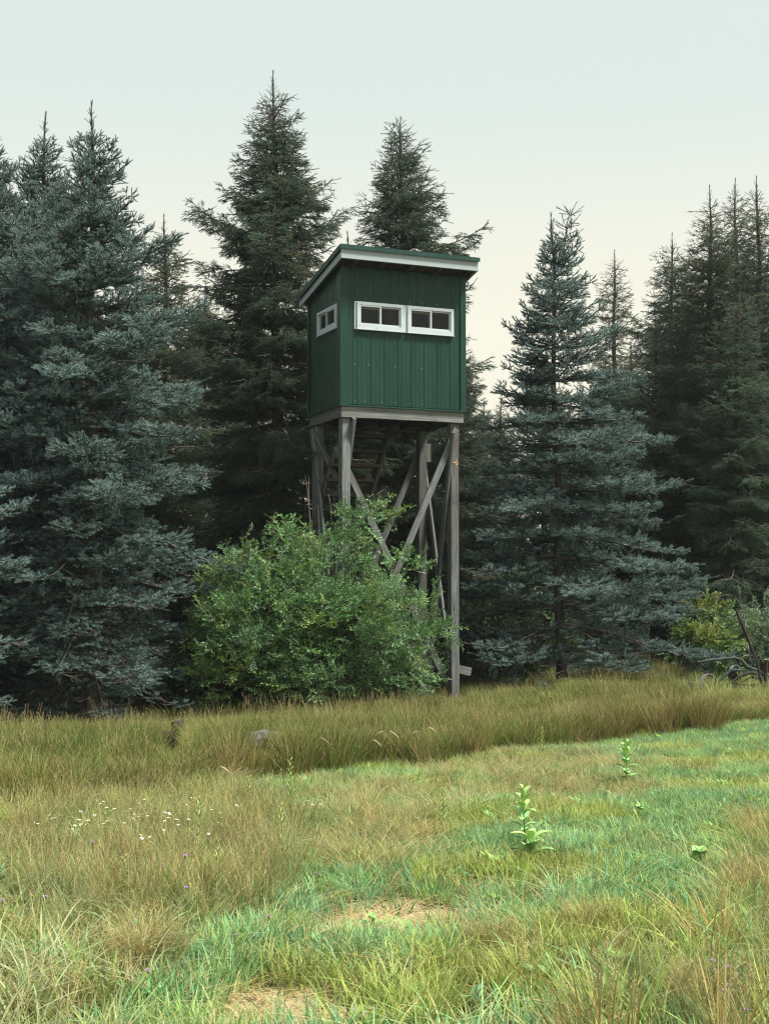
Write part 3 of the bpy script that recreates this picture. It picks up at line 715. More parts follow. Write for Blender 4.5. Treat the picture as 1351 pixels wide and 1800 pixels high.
# point (u, v, z) of the tower frame on the sight line of a pixel, on the plane v = const or u = const
def on_v(px, py, v):
    k = (px - 675.5) / F; X0, Y0 = CX - v * SU, YC + v * CU
    u = (k * Y0 - X0) / (CU - SU * k); return Vector((u, v, HZ(px, py, Y0 + u * SU)))
def on_u(px, py, u):
    k = (px - 675.5) / F; X0, Y0 = CX + u * CU, YC + u * SU
    v = (X0 - k * Y0) / (SU + CU * k); return Vector((u, v, HZ(px, py, Y0 + v * CU)))
def board(name, p0, p1, w_, d_, normal, m, parent=T, bow=0.0, seg=6):
    """board of width w_ (across) and thickness d_ (along normal) from p0 to p1; its length runs along its own Z"""
    p0 = Vector(p0); p1 = Vector(p1); L = (p1 - p0).length; z = (p1 - p0).normalized(); n = Vector(normal); n = (n - z * n.dot(z)).normalized(); x_ = n.cross(z)
    g = Geo(); c = min(w_, d_) * .08; rs_ = random.Random(hash((round(p0.x, 2), round(p1.z, 2), round(w_, 3))) & 65535)
    prof = [(-w_/2+c, -d_/2), (w_/2-c, -d_/2), (w_/2, -d_/2+c), (w_/2, d_/2-c), (w_/2-c, d_/2), (-w_/2+c, d_/2), (-w_/2, d_/2-c), (-w_/2, -d_/2+c)]
    vs_ = []
    for i in range(seg + 1):
        t = i / seg; ox = bow * math.sin(t * math.pi) + rs_.uniform(-.0025, .0025)
        vs_ += [(a + ox, b, t * L) for a, b in prof]
    f = [(i * 8 + k, i * 8 + (k + 1) % 8, (i + 1) * 8 + (k + 1) % 8, (i + 1) * 8 + k) for i in range(seg) for k in range(8)]
    g.add(vs_, f); g.add([vs_[k] for k in range(8)], [list(range(8))[::-1]]); g.add(vs_[-8:], [list(range(8))])
    o = g.obj(name, m, parent)
    o.matrix_local = Matrix(((x_.x, n.x, z.x, p0.x), (x_.y, n.y, z.y, p0.y), (x_.z, n.z, z.z, p0.z), (0, 0, 0, 1)))
    return o
PW = .145
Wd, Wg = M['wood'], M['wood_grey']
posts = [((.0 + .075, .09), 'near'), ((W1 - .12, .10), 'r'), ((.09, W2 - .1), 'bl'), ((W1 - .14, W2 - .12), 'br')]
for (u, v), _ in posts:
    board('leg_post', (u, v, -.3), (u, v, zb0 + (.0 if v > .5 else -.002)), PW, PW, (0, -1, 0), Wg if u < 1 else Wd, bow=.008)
# the four rim beams
bh = zb1 - zb0
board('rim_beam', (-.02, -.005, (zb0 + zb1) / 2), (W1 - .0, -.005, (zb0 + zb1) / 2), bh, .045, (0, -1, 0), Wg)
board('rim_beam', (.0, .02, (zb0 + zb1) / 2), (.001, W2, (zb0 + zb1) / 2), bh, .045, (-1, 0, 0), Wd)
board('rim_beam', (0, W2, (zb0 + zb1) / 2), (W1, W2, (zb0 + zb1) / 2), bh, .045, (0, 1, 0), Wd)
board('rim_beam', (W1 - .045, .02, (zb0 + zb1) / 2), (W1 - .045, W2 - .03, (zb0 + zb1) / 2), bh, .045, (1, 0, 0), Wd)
for k in range(4):
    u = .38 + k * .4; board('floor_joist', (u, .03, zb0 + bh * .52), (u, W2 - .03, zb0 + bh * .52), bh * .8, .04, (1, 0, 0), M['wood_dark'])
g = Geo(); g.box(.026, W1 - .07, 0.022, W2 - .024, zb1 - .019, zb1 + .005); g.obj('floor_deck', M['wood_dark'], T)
# braces, each from its two end points in the photograph
vf = -.002; 
def br(p0, p1, n, m, w_=.102, t_=.038): return board('brace', p0, p1, w_, t_, n, m, bow=.006, seg=8)
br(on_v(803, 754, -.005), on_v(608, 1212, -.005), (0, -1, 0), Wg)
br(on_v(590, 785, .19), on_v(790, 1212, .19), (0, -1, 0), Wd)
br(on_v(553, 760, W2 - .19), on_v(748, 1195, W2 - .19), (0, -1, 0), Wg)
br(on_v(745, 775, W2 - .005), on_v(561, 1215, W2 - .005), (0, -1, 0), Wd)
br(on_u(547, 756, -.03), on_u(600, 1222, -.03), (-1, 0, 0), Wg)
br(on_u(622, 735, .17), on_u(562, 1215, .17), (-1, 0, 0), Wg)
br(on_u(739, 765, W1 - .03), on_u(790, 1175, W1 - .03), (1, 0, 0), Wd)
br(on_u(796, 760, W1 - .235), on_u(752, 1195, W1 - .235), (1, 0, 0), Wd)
board('foot_rail', on_v(690, 1153, .22), on_v(826, 1181, .22), .13, .04, (0, -1, 0), Wg)
board('leg_splice', on_v(751, 780, W2 - .02), on_v(751, 812, W2 - .02), .12, .03, (0, -1, 0), Wd)
# stair under the floor
sa0, sa1 = on_v(688, 742, .95), on_v(640, 905, .95)
sb0, sb1 = on_v(600, 750, 1.05), on_v(562, 880, 1.05)
st = empty('stair'); st.parent = T
def brd2(*a, **k): return board(*a, parent=st, **k)
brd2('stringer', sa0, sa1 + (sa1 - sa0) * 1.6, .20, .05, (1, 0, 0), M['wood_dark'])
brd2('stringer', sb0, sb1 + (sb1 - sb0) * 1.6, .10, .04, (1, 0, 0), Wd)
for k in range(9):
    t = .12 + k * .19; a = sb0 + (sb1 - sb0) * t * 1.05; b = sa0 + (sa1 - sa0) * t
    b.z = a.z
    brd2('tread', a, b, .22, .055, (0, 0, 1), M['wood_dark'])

# --- cladding
ofr, ole, ori, oba = .34, .155, .085, .14
zf = HZ(597, 453, YC - .36); zk = HZ(527, 540, depth(-ole, W2 + oba))     # fascia bottoms, front and back
slope = (zf - zk) / (W2 + ofr + oba)
def roofz(v): return zf - (v + ofr) * slope                               # height of the fascia bottom line at v
zc = zb1 + .02
def corr(name, a0, a1, z0, ztop, fixed, axis, phase=0.0, pitch=.225, minor=2, mirror=False):
    """ribbed metal sheet between a0 and a1; axis 'u' (front/back) or 'v' (sides); ztop is a function"""
    prof = [(a0, 0)]
    k = math.floor((a0 - phase) / pitch) - 1
    while phase + k * pitch < a1 + pitch:
        c = phase + k * pitch; seq = [(-.015, 0), (-.006, .009), (.006, .009), (.015, 0)]
        for q in range(1, minor + 1):
            cc = pitch * q / (minor + 1); seq += [(cc - .012, 0), (cc - .006, .0035), (cc + .006, .0035), (cc + .012, 0)]
        for dx, h in seq:
            if a0 < c + dx < a1: prof.append((c + dx, h))
        k += 1
    prof.append((a1, 0)); n = len(prof); vv = []; ff = []
    out = -1 if not mirror else 1
    for (a, h) in prof:
        for z in (z0, ztop(a)):
            vv.append((a, fixed + out * h, z) if axis == 'u' else (fixed + out * h, a, z))
    for (a, h) in prof:                                    # back face, 2.5 mm behind
        for z in (z0, ztop(a)):
            vv.append((a, fixed + out * (h - .0025), z) if axis == 'u' else (fixed + out * (h - .0025), a, z))
    for i in range(n - 1):
        ff.append((2 * i, 2 * i + 2, 2 * i + 3, 2 * i + 1)); o_ = 2 * n; ff.append((o_ + 2 * i, o_ + 2 * i + 1, o_ + 2 * i + 3, o_ + 2 * i + 2))
        ff.append((2 * i, o_ + 2 * i, o_ + 2 * i + 2, 2 * i + 2)); ff.append((2 * i + 1, 2 * i + 3, o_ + 2 * i + 3, o_ + 2 * i + 1))
    g = Geo(); g.add(vv, ff); return g.obj(name, M['green_metal'], T)
FV = -.034      # front sheet plane
LU = -.034      # left sheet plane
wu0, wu1 = U_(620), U_(796)
wz1 = HZ(622, 530, depth(wu0, 0)); wz0 = HZ(625, 580, depth(wu0, 0))
top = lambda a: roofz(0) + .03
corr('wall_panel', -.03, W1 + .02, zc, lambda a: wz0 - .004, FV, 'u', phase=U_(651))
corr('wall_panel', -.03, W1 + .02, wz1 + .004, top, FV, 'u', phase=U_(622), pitch=.15, minor=1)
corr('wall_panel', -.03, wu0 - .004, wz0 - .002, lambda a: wz1 + .002, FV, 'u', phase=U_(651))
corr('wall_panel', wu1 + .004, W1 + .02, wz0 - .002, lambda a: wz1 + .002, FV, 'u', phase=U_(810))
lv0, lv1 = V_(597.5), V_(563)
lz1 = HZ(594, 533, depth(0, lv0)); lz0 = HZ(594, 578, depth(0, lv0))
corr('wall_panel', -.03, W2 + .03, zc, lambda a: lz0 - .004, LU, 'v', phase=.12)
corr('wall_panel', -.03, W2 + .03, lz1 + .004, lambda a: roofz(a) + .03, LU, 'v', phase=.12)
corr('wall_panel', -.03, lv0 - .004, lz0 - .002, lambda a: lz1 + .002, LU, 'v', phase=.12)
corr('wall_panel', lv1 + .004, W2 + .03, lz0 - .002, lambda a: lz1 + .002, LU, 'v', phase=.12)
corr('wall_panel', -.03, W2 + .03, zc, lambda a: roofz(a) + .03, W1 + .02, 'v', phase=.12, mirror=True)
corr('wall_panel', -.03, .55, zc, lambda a: roofz(W2) + .03, W2 + .035, 'u', phase=.1, mirror=True)
corr('wall_panel', 1.35, W1 + .02, zc, lambda a: roofz(W2) + .03, W2 + .035, 'u', phase=.1, mirror=True)
g = Geo(); g.box(.552, 1.348, W2 + .02, W2 + .05, zc + .01, roofz(W2) - .05); g.obj('door', M['green_metal'], T)
# corner trims (flat folded metal)
def trim_box(name, x0, x1, y0, y1, z0, z1, m=M['green_metal']):
    g = Geo(); g.box(x0, x1, y0, y1, z0, z1); return g.obj(name, m, T)
zt = roofz(0) + .02
g = Geo()
for (pp) in [[(LU - .022, FV - .022), (.085, FV - .022), (.085, FV - .019), (LU - .019, FV - .019), (LU - .019, .12), (LU - .022, .12)]]:
    n = len(pp); vv = [(a, b, zc - .012) for a, b in pp] + [(a, b, zt) for a, b in pp]
    g.add(vv, [(i, (i + 1) % n, n + (i + 1) % n, n + i) for i in range(n)])
g.obj('corner_trim', M['green_metal'], T)
trim_box('corner_trim', W1 - .06, W1 + .035, FV - .021, FV - .018, zc - .012, zt)
trim_box('corner_trim', W1 + .032, W1 + .035, FV - .018, .08, zc - .012, zt)
trim_box('corner_trim', LU - .022, LU - .019, W2 - .05, W2 + .04, zc - .012, roofz(W2))
trim_box('base_trim', LU - .026, W1 + .038, FV - .032, FV + .0, zc - .035, zc - .013, M['roof_metal'])
trim_box('base_trim', LU - .026, LU + .0, FV + .001, W2 + .045, zc - .035, zc - .013, M['roof_metal'])
# screws on the front sheet
g = Geo()
for px in (623, 647, 694, 741): q = on_v(px, 640 + (px - 620) * .07, FV); g.tube([q, q + Vector((0, -.012, 0))], [.006, .006], 6)
for r_ in (1.0, ):
    for px in (623, 640, 671, 694, 720, 741, 768):
        q = on_v(px, 528 + (px - 622) * .08 - 4, FV); g.tube([q, q + Vector((0, -.012, 0))], [.005, .005], 6)
        q = on_v(px, 705 + (px - 622) * .05, FV); g.tube([q, q + Vector((0, -.012, 0))], [.005, .005], 6)
tag(g.obj('screw_heads', M['vinyl'], T), kind='stuff')
# inner lining, so that the cabin is a dark room with real windows
def lining(name, axis, fixed, a0, a1, z0, ztop, holes):
    g = Geo(); t = .02
    def cell(x0, x1, q0, q1):
        if x1 - x0 < 1e-3 or q1 - q0 < 1e-3: return
        if axis == 'u': g.box(x0, x1, fixed, fixed + t, q0, q1)
        else: g.box(fixed, fixed + t, x0, x1, q0, q1)
    if not holes: cell(a0, a1, z0, ztop)
    else:
        h0, h1, hz0, hz1 = holes; cell(a0, h0, z0, ztop); cell(h1, a1, z0, ztop); cell(h0, h1, z0, hz0); cell(h0, h1, hz1, ztop)
    g.obj(name, M['wood_dark'], T)
lining('lining_board', 'u', -.028, 0, W1 - .02, zc, roofz(0), (wu0 + .02, wu1 - .02, wz0 + .02, wz1 - .02))
lining('lining_board', 'v', -.028, 0.01, W2, zc, roofz(W2) - .01, (lv0 + .02, lv1 - .02, lz0 + .02, lz1 - .02))
lining('lining_board', 'v', W1 - .01, 0.01, W2, zc, roofz(W2) - .01, None)
lining('lining_board', 'u', W2 - .005, 0, W1 - .02, zc, roofz(W2) - .01, None)
board('inner_shelf', (.2, .04, wz1 - .06), (W1 - .2, .04, wz1 - .06), .03, .06, (0, -1, 0), M['wood_grey'])

# --- windows
def slider(axis, a0, a1, z0, z1, fixed, bead):
    """two-pane sliding window; axis 'u': in the front wall, 'v': in the left wall"""
    w_ = empty('window'); w_.parent = T
    def bx(g, b0, b1, q0, q1, d0, d1):
        if axis == 'u': g.box(b0, b1, fixed - d1, fixed - d0, q0, q1)
        else: g.box(fixed - d1, fixed - d0, b0, b1, q0, q1)
    def ring(g, b0, b1, q0, q1, t, tb, d0, d1):
        bx(g, b0, b1, q0, q0 + tb, d0, d1); bx(g, b0, b1, q1 - t, q1, d0, d1)
        bx(g, b0, b0 + t, q0 + tb, q1 - t, d0, d1); bx(g, b1 - t, b1, q0 + tb, q1 - t, d0, d1)
    f_ = .04; fb = .066; g = Geo(); ring(g, a0, a1, z0, z1, f_, fb, -.024, .045); 
    bx(g, a0 - .012, a1 + .012, z0 - .012, z0, -.02, .055)
    ring(g, a0 - .012, a1 + .012, z0, z1 + .010, .0119, .0001, -.02, .028)
    g.obj('frame', M['vinyl'], w_)
    mid = (a0 + a1) / 2; s_ = .024
    for i, (b0, b1, dd) in enumerate([(a0 + f_, mid + .018, .022), (mid - .018, a1 - f_, .002)]):
        g = Geo(); ring(g, b0, b1, z0 + fb, z1 - f_, s_, s_ + .004, dd, dd + .018); sh = g.obj('sash', M['vinyl'], w_)
        g = Geo(); bx(g, b0 + s_ - .003, b1 - s_ + .003, z0 + fb + s_, z1 - f_ - s_ + .003, dd + .007, dd + .011); g.obj('pane', M['glass'], w_)
    return w_
fu = [(U_(623.5), U_(706)), (U_(713), U_(794.5))]
for a0, a1 in fu: slider('u', a0 + .005, a1 - .005, wz0 + .015, wz1 - .012, FV, None)
for c0, c1, dd in ((wu0, fu[0][0] - .009, .02), (fu[0][1] + .009, fu[1][0] - .009, .018), (fu[1][1] + .009, wu1, .016)):
    g = Geo(); g.box(c0, max(c1, c0 + .006), FV - dd, FV + .01, wz0 + .01, wz1 - .004); g.obj('window_casing', M['vinyl'], T)
for a0, a1 in fu:
    m_ = (a0 + a1) / 2
    board('window_blind', (a0 + .06, FV + .012, wz1 - .085), (m_ - .01, FV + .012, wz1 - .088), .04, .006, (0, -1, 0), M['straw'], seg=2)
slider('v', lv0 + .015, lv1 - .015, lz0 + .015, lz1 - .012, LU, None)

# --- roof
def slab(name, u0, u1, v0, v1, h0, h1, m, nseg=1):
    g = Geo(); vv = []
    for v in (v0, v1):
        for h in (h0, h1):
            for u in (u0, u1): vv.append((u, v, roofz(v) + h))
    g.add(vv, [(0, 1, 3, 2), (4, 6, 7, 5), (0, 4, 5, 1), (2, 3, 7, 6), (0, 2, 6, 4), (1, 5, 7, 3)]); return g.obj(name, m, T)
fh = .175
slab('fascia', -ole - .0, W1 + ori + .03, -ofr, -ofr + .022, 0, fh, M['trim'])
slab('fascia', -ole, -ole + .022, -ofr + .0225, W2 + oba, 0, fh * .62, M['trim'])
slab('fascia', W1 + ori + .008, W1 + ori + .03, -ofr + .0225, W2 + oba, 0, fh, M['trim'])
slab('soffit', -ole + .024, W1 + ori + .006, -ofr + .024, W2 + oba, .05, .06, M['wood_dark'])
slab('roof_deck', -ole + .024, W1 + ori + .006, -ofr + .024, W2 + oba, .064, fh - .003, M['wood_dark'])
for k in range(5):
    u = .1 + k * .47; slab('rafter', u, u + .04, -ofr + .024, W2 + .1, -.02, .049, M['wood_dark'])
g = Geo(); u0, u1, v0, v1 = -ole - .03, W1 + ori + .05, -ofr - .03, W2 + oba + .05
npt_ = []
k = 0; a = u0
xs_ = [u0]
while a < u1:
    c = u0 + .06 + k * .225
    for dx in (-.022, -.010, .010, .022):
        if c + dx < u1: xs_.append(c + dx)
    a = c; k += 1
xs_.append(u1); hh = [0] + ([0, .016, .016, 0] * 60)[:len(xs_) - 2] + [0]
for v in (v0, v1):
    for dz in (0, -.004):
        g.add([], np.zeros((0, 4), int)) if False else None
vv = []; n = len(xs_)
for v in (v0, v1):
    for dz in (0, -.006):
        vv += [(u, v, roofz(v) + fh + .006 + h + dz) for u, h in zip(xs_, hh)]
ff = []
for i in range(n - 1):
    ff += [(i, i + 1, 2 * n + i + 1, 2 * n + i), (n + i, 3 * n + i, 3 * n + i + 1, n + i + 1), (i, n + i, n + i + 1, i + 1), (2 * n + i, 2 * n + i + 1, 3 * n + i + 1, 3 * n + i)]
g.add(vv, ff); g.obj('roof_panel', M['roof_metal'], T)
slab('roof_edge_trim', u0 + .002, u1 - .002, v0 - .004, v0 - .001, fh - .042, fh + .024, M['roof_metal'])
slab('roof_edge_trim', u0 - .004, u0 - .001, v0, v1, fh * .62 + .0, fh + .018, M['roof_metal'])
g = Geo(); rg = random.Random(3)
for i in range(60):
    v = rg.choice([rg.gauss(.25, .12), rg.gauss(.95, .14), rg.uniform(0, 1.4)]); u = u0 + .02 + abs(rg.gauss(0, .03)); r = rg.uniform(.012, .035)
    z = roofz(v) + fh + .012
    g.add([(u + r * math.cos(t) * .7, v + r * math.sin(t), z - slope * r * math.sin(t)) for t in [q * 1.047 for q in range(6)]] + [(u, v, z + .018)], [(q, (q + 1) % 6, 6) for q in range(6)])
tag(g.obj('lichen_crust', M['lichen'], T), kind='stuff')
q = on_v(802, 814, .02); g = Geo()
for i in range(9):
    c = Vector((q.x + rg.gauss(0, .016), .025, q.z + rg.gauss(0, .035))); r = rg.uniform(.008, .02)
    g.add([(c.x + r * math.cos(t), c.y, c.z + r * math.sin(t)) for t in [w2 * 1.047 for w2 in range(6)]] + [(c.x, c.y - .01, c.z)], [(w2, (w2 + 1) % 6, 6) for w2 in range(6)])
tag(g.obj('lichen_crust', M['lichen'], T), kind='stuff')

# ------------------------------------------------------------------ old horse-drawn implement at the right edge
YM = 22.9; mx = P(1290, 1200, YM).x; mz = GZ(mx, YM)
IM = empty('old_farm_implement', (mx, YM, mz)); tag(IM, 'rusting old farm implement with iron wheels and a raised lever in the tall grass', 'farm implement')
def mp_(px, py, dy=0.0):
    q = P(px, py, YM + dy); return np.array([q.x - mx, dy, q.z - mz])
def rod(name, pts, r, m, n=6, flat=1.0, parent=IM):
    g = Geo(); g.tube([np.array(p) for p in pts], r, n, 0, 0, True, flat); return g.obj(name, m, parent, True)
def wheel(c, R, wdt, axis_, spokes=8, name='iron_wheel'):
    w_ = empty(name); w_.parent = IM; w_.location = c; ax = Vector(axis_).normalized(); w_.rotation_euler = ax.to_track_quat('Z', 'Y').to_euler()
    g = Geo(); n = 28; vv = []; ff = []
    for i in range(n):
        t = i / n * 2 * math.pi
        for r_, z_ in ((R, -wdt / 2), (R, wdt / 2), (R - .012, wdt / 2), (R - .012, -wdt / 2)): vv.append((r_ * math.cos(t), r_ * math.sin(t), z_))
    for i in range(n):
        j = (i + 1) % n
        for k in range(4): ff.append((i * 4 + k, j * 4 + k, j * 4 + (k + 1) % 4, i * 4 + (k + 1) % 4))
    g.add(vv, ff); g.obj('rim', M['grey_iron'], w_)
    for i in range(spokes):
        t = i / spokes * 2 * math.pi; rod('spoke', [(0.03 * math.cos(t), .03 * math.sin(t), 0), ((R - .008) * math.cos(t), (R - .008) * math.sin(t), 0)], [.008, .007], M['rust'], 5, parent=w_)
    rod('hub', [(0, 0, -.07), (0, 0, .07)], [.04, .04], M['rust'], 10, parent=w_)
wheel(mp_(1246, 1214, -.1), .27, .06, (.72, -.68, .12))
wheel(mp_(1362, 1222, -.25), .26, .10, (.85, -.5, .05), name='iron_wheel')
wheel(mp_(1290, 1192, .35), .22, .05, (.8, -.6, 0))
rod('lever', [mp_(1292, 1070), mp_(1302, 1095), mp_(1318, 1135), mp_(1330, 1165), mp_(1338, 1205)], [.022, .028, .026, .024, .022], M['rust'])
rod('lever', [mp_(1306, 1075, .1), mp_(1312, 1130, .1), mp_(1322, 1180, .1)], [.008, .008, .008], M['grey_iron'], 5)
rod('draft_beam', [mp_(1224, 1164), mp_(1250, 1160), mp_(1290, 1156), mp_(1302, 1160), mp_(1312, 1172), mp_(1330, 1178)], [.02, .026, .027, .03, .03, .024], M['old_green'])
rod('frame_bar', [mp_(1246, 1206), mp_(1268, 1192), mp_(1284, 1178), mp_(1320, 1178)], [.023, .028, .026, .023], M['old_green'])
rod('frame_bar', [mp_(1280, 1202, .2), mp_(1300, 1188, .2), mp_(1318, 1182, .2), mp_(1350, 1188, .2)], [.023, .026, .026, .023], M['old_green'])
rod('axle', [mp_(1240, 1214, -.1), mp_(1290, 1206), mp_(1362, 1222, -.25)], [.022, .025, .022], M['rust'])
rod('frame_bar', [mp_(1262, 1204, .1), mp_(1290, 1203, .1), mp_(1350, 1206, .1), mp_(1400, 1212, .1)], [.02, .022, .022, .02], M['rust'])
rod('quadrant', [mp_(1306, 1172), mp_(1311, 1158), mp_(1322, 1150), mp_(1334, 1152), mp_(1342, 1170)], [.018, .02, .02, .02, .018], M['rust'])
rod('upright', [mp_(1346, 1214), mp_(1344, 1190), mp_(1346, 1160)], [.03, .03, .034], M['rust'])
rod('link_rod', [mp_(1310, 1155), mp_(1322, 1168), mp_(1340, 1186)], [.014, .014, .014], M['rust'], 5)
rod('link_rod', [mp_(1322, 1150), mp_(1330, 1170), mp_(1328, 1195)], [.016, .014, .014], M['grey_iron'], 5)
rod('link_rod', [mp_(1215, 1160), mp_(1238, 1180), mp_(1258, 1198)], [.008, .008, .008], M['rust'], 5)
rod('drawbar', [mp_(1206, 1208, -.15), mp_(1222, 1211, -.1), mp_(1248, 1210)], [.05, .035, .03], M['rust'])
rod('coupling', [mp_(1208, 1202, -.15), mp_(1213, 1207, -.15), mp_(1222, 1205, -.12)], [.045, .06, .04], M['rust'], 8)
rod('coupling', [mp_(1230, 1208, -.1), mp_(1238, 1205, -.1), mp_(1244, 1200, -.1)], [.03, .045, .03], M['rust'], 8)
rod('gear_case', [mp_(1278, 1182, .1), mp_(1286, 1184, .1), mp_(1292, 1190, .1)], [.05, .07, .05], M['rust'], 9)
for k_, (a_, b_, c__) in enumerate([((1178, 1138), (1190, 1165), (1198, 1188)), ((1205, 1150), (1222, 1172), (1246, 1188)), ((1296, 1068), (1300, 1066), (1306, 1072)), ((1270, 1190), (1282, 1170), (1298, 1166)), ((1318, 1180), (1326, 1160), (1340, 1150)), ((1250, 1196), (1275, 1186), (1300, 1190)), ((1300, 1200), (1320, 1190), (1348, 1198))]):
    rod('link_rod', [mp_(*a_, .12), mp_(*b_, .05), mp_(*c__, .12)], [.007, .009, .007], M['rust'], 5)
rod('seat_spring', [mp_(1350, 1188, .2), mp_(1385, 1165, .2), mp_(1400, 1140, .2)], [.02, .018, .016], M['rust'], 5)
g = Geo()
for i in range(8):
    for j in range(10):
        pass
sx = mp_(1400, 1138, .2); ring_ = [[(sx[0] + r_ * math.cos(t), sx[1] + r_ * .9 * math.sin(t), sx[2] + h) for t in np.arange(14) / 14 * 6.283] for r_, h in ((.02, 0), (.12, .015), (.19, .06), (.2, .08))]
g.add(np.array(ring_).reshape(-1, 3), [(a * 14 + b, a * 14 + (b + 1) % 14, (a + 1) * 14 + (b + 1) % 14, (a + 1) * 14 + b) for a in range(3) for b in range(14)]); g.obj('seat', M['rust'], IM, True)

# ------------------------------------------------------------------ logs and stones half hidden in the grass
def rough_block(name, label, px, py, Y, size, m, cat, seed, rot=0.0, tilt=(0, 0), sink=.0, group=None):
    q = P(px, py, Y); rr = random.Random(seed); g = Geo(); n = 10; rows_ = 7; vv = []
    for i in range(rows_):
        t = i / (rows_ - 1)
        for k in range(n):
            a = k / n * 6.283; r_ = 1 + rr.uniform(-.16, .12) - .12 * (abs(t - .5) * 2) ** 3
            vv.append((size[0] * (t - .5), size[1] / 2 * r_ * math.cos(a), size[2] / 2 * r_ * math.sin(a)))
    ff = [(i * n + k, i * n + (k + 1) % n, (i + 1) * n + (k + 1) % n, (i + 1) * n + k) for i in range(rows_ - 1) for k in range(n)]
    g.add(vv, ff); g.add(vv[:n], [list(range(n))[::-1]]); g.add(vv[-n:], [list(range(n))])
    o = g.obj(name, m); o.location = q; o.rotation_euler = (tilt[0], tilt[1], rot); tag(o, label, cat, group); return o
rough_block('tree_stump', 'short dark stump standing in the tall grass at the left', 319, 1308, 15.2, (.50, .17, .16), M['wood_dark'], 'stump', 1, .2, (0, math.radians(80)))
rough_block('fallen_log', 'dark rotten log lying in the grass just left of the stump', 285, 1306, 15.3, (.5, .18, .26), M['wood_dark'], 'log', 2, .1, (0, .06))
rough_block('wood_block', 'pale grey weathered block of wood lying in the tall grass', 446, 1306, 15.4, (.34, .20, .26), M['wood_grey'], 'wood block', 3, .3, (.3, -.1))
rough_block('fallen_log', 'pale-topped broken log right of the grey block in the tall grass', 484, 1310, 15.4, (.32, .17, .28), M['wood_grey'], 'log', 4, -.5, (.2, .35))
rough_block('field_stone', 'reddish stone at the edge of the bare patch near the bottom', 632, 1782, 5.48, (.085, .075, .05), M['stone'], 'stone', 5, .4)
rough_block('fallen_stick', 'thin brown stick lying on the grass at lower left', 215, 1612, 6.9, (.3, .012, .012), M['wood_dark'], 'stick', 6, .35, (0, -.1))

# ------------------------------------------------------------------ grass
rg = np.random.default_rng(99)
def blades(seed, n, rad, hmin, hmax, wd, lean, curl, dry0, dry1, seg=3, wind=(0, 0), heads=0, head_len=.08, bend=0.0):
    r = np.random.default_rng(seed); g = Geo()
    for i in range(n):
        a = r.random() * 6.283; rr = rad * math.sqrt(r.random()); b = np.array([rr * math.cos(a), rr * math.sin(a), -.01])
        h = r.uniform(hmin, hmax); a2 = a + r.normal(0, .8); l = abs(r.normal(0, lean)) + .03; d = np.array([math.cos(a2), math.sin(a2), 0])
        wv = np.array([wind[0], wind[1], 0]); side = np.array([-math.sin(a2), math.cos(a2), 0]) if r.random() < .5 else np.array([math.cos(r.random() * 6.3), math.sin(r.random() * 6.3), 0])
        ww = wd * r.uniform(.6, 1.2); ishead = i < heads; pts = []
        cu = curl * r.uniform(.4, 1.3)
        for k in range(seg + 1):
            t = k / seg; p = b + d * (l * t + cu * t * t) * h + wv * h * t * t + np.array([0, 0, h * (t - (cu * .45 + bend) * t ** 2.5)]); pts.append(p)
        dv = float(np.clip(r.normal(dry0, .25), 0, 1)); dt = float(np.clip(dv + dry1 * r.random(), 0, 1))
        if ishead:
            g.tube(pts, np.full(seg + 1, .0011), 3, 0, np.full(seg + 1, .85), caps=False)
            tp = pts[-1]; dd = pts[-1] - pts[-2]; dd /= np.linalg.norm(dd) + 1e-9
            for q in range(10):
                p = tp - dd * head_len * (q / 10); o_ = r.normal(0, 1, 3); o_ = o_ / np.linalg.norm(o_) * (.006 + .012 * math.sin(q / 10 * 3.0)); s_ = np.cross(o_, dd); s_ /= np.linalg.norm(s_) + 1e-9
                g.add([p - s_ * .002, p + s_ * .002, p + o_ + dd * .012], [(0, 1, 2)], 0, .95)
            continue
        vv = []; av = []
        for k in range(seg):
            t = k / seg; w_ = ww * .5 * (1 - t ** 2 * .6); vv += [pts[k] - side * w_, pts[k] + side * w_]; av += [dv * (1 - t) + dt * t] * 2
        vv.append(pts[-1]); av.append(dt); f = []
        for k in range(seg - 1): f += [(2 * k, 2 * k + 1, 2 * k + 3), (2 * k, 2 * k + 3, 2 * k + 2)]
        f.append((2 * seg - 2, 2 * seg - 1, 2 * seg)); g.add(vv, f, 0, av)
    return g
def weedlet(seed):
    r = np.random.default_rng(seed); g = Geo()
    for i in range(16):
        a = r.random() * 6.28; d = np.array([math.cos(a), math.sin(a), r.uniform(.2, 1.1)]); b = np.array([r.normal(0, .03), r.normal(0, .03), r.uniform(0, .07)]); l = r.uniform(.03, .06)
        s_ = np.array([-math.sin(a), math.cos(a), 0]) * l * .22; m_ = b + d * l * .5
        g.add([b, m_ + s_, b + d * l - np.array([0, 0, .01]), m_ - s_], [(0, 1, 2), (0, 2, 3)], 0, r.uniform(0, .15))
    return g
short = [blades(1 + i, 40, .09, .05, .13, .0062, .35, .25, .02, .2, 3) for i in range(3)]                                  # 0-2 lush
fesc = [blades(20 + i, 36, .07, .16, .34, .0036, .25, .25, .25, .5, 3, heads=3) for i in range(2)]                        # 3-4 fine
tall = [blades(30 + i, 42, .10, .28, .52, .0065, .22, .22, .03, .18, 4, wind=(.16, -.05), heads=2) for i in range(2)]      # 5-6 band
arch = [blades(40, 20, .05, .2, .36, .010, .55, .7, .1, .35, 5, bend=.1)]                                               # 7
that = [blades(50 + i, 40, .12, .05, .16, .0048, 1.1, .9, .7, .4, 3) for i in range(2)]                                  # 8-9
seed_ = [blades(60, 20, .08, .36, .62, .0022, .16, .12, .8, .3, 4, heads=13, head_len=.13)]                              # 10
weed = [weedlet(70)]                                                                                                     # 11
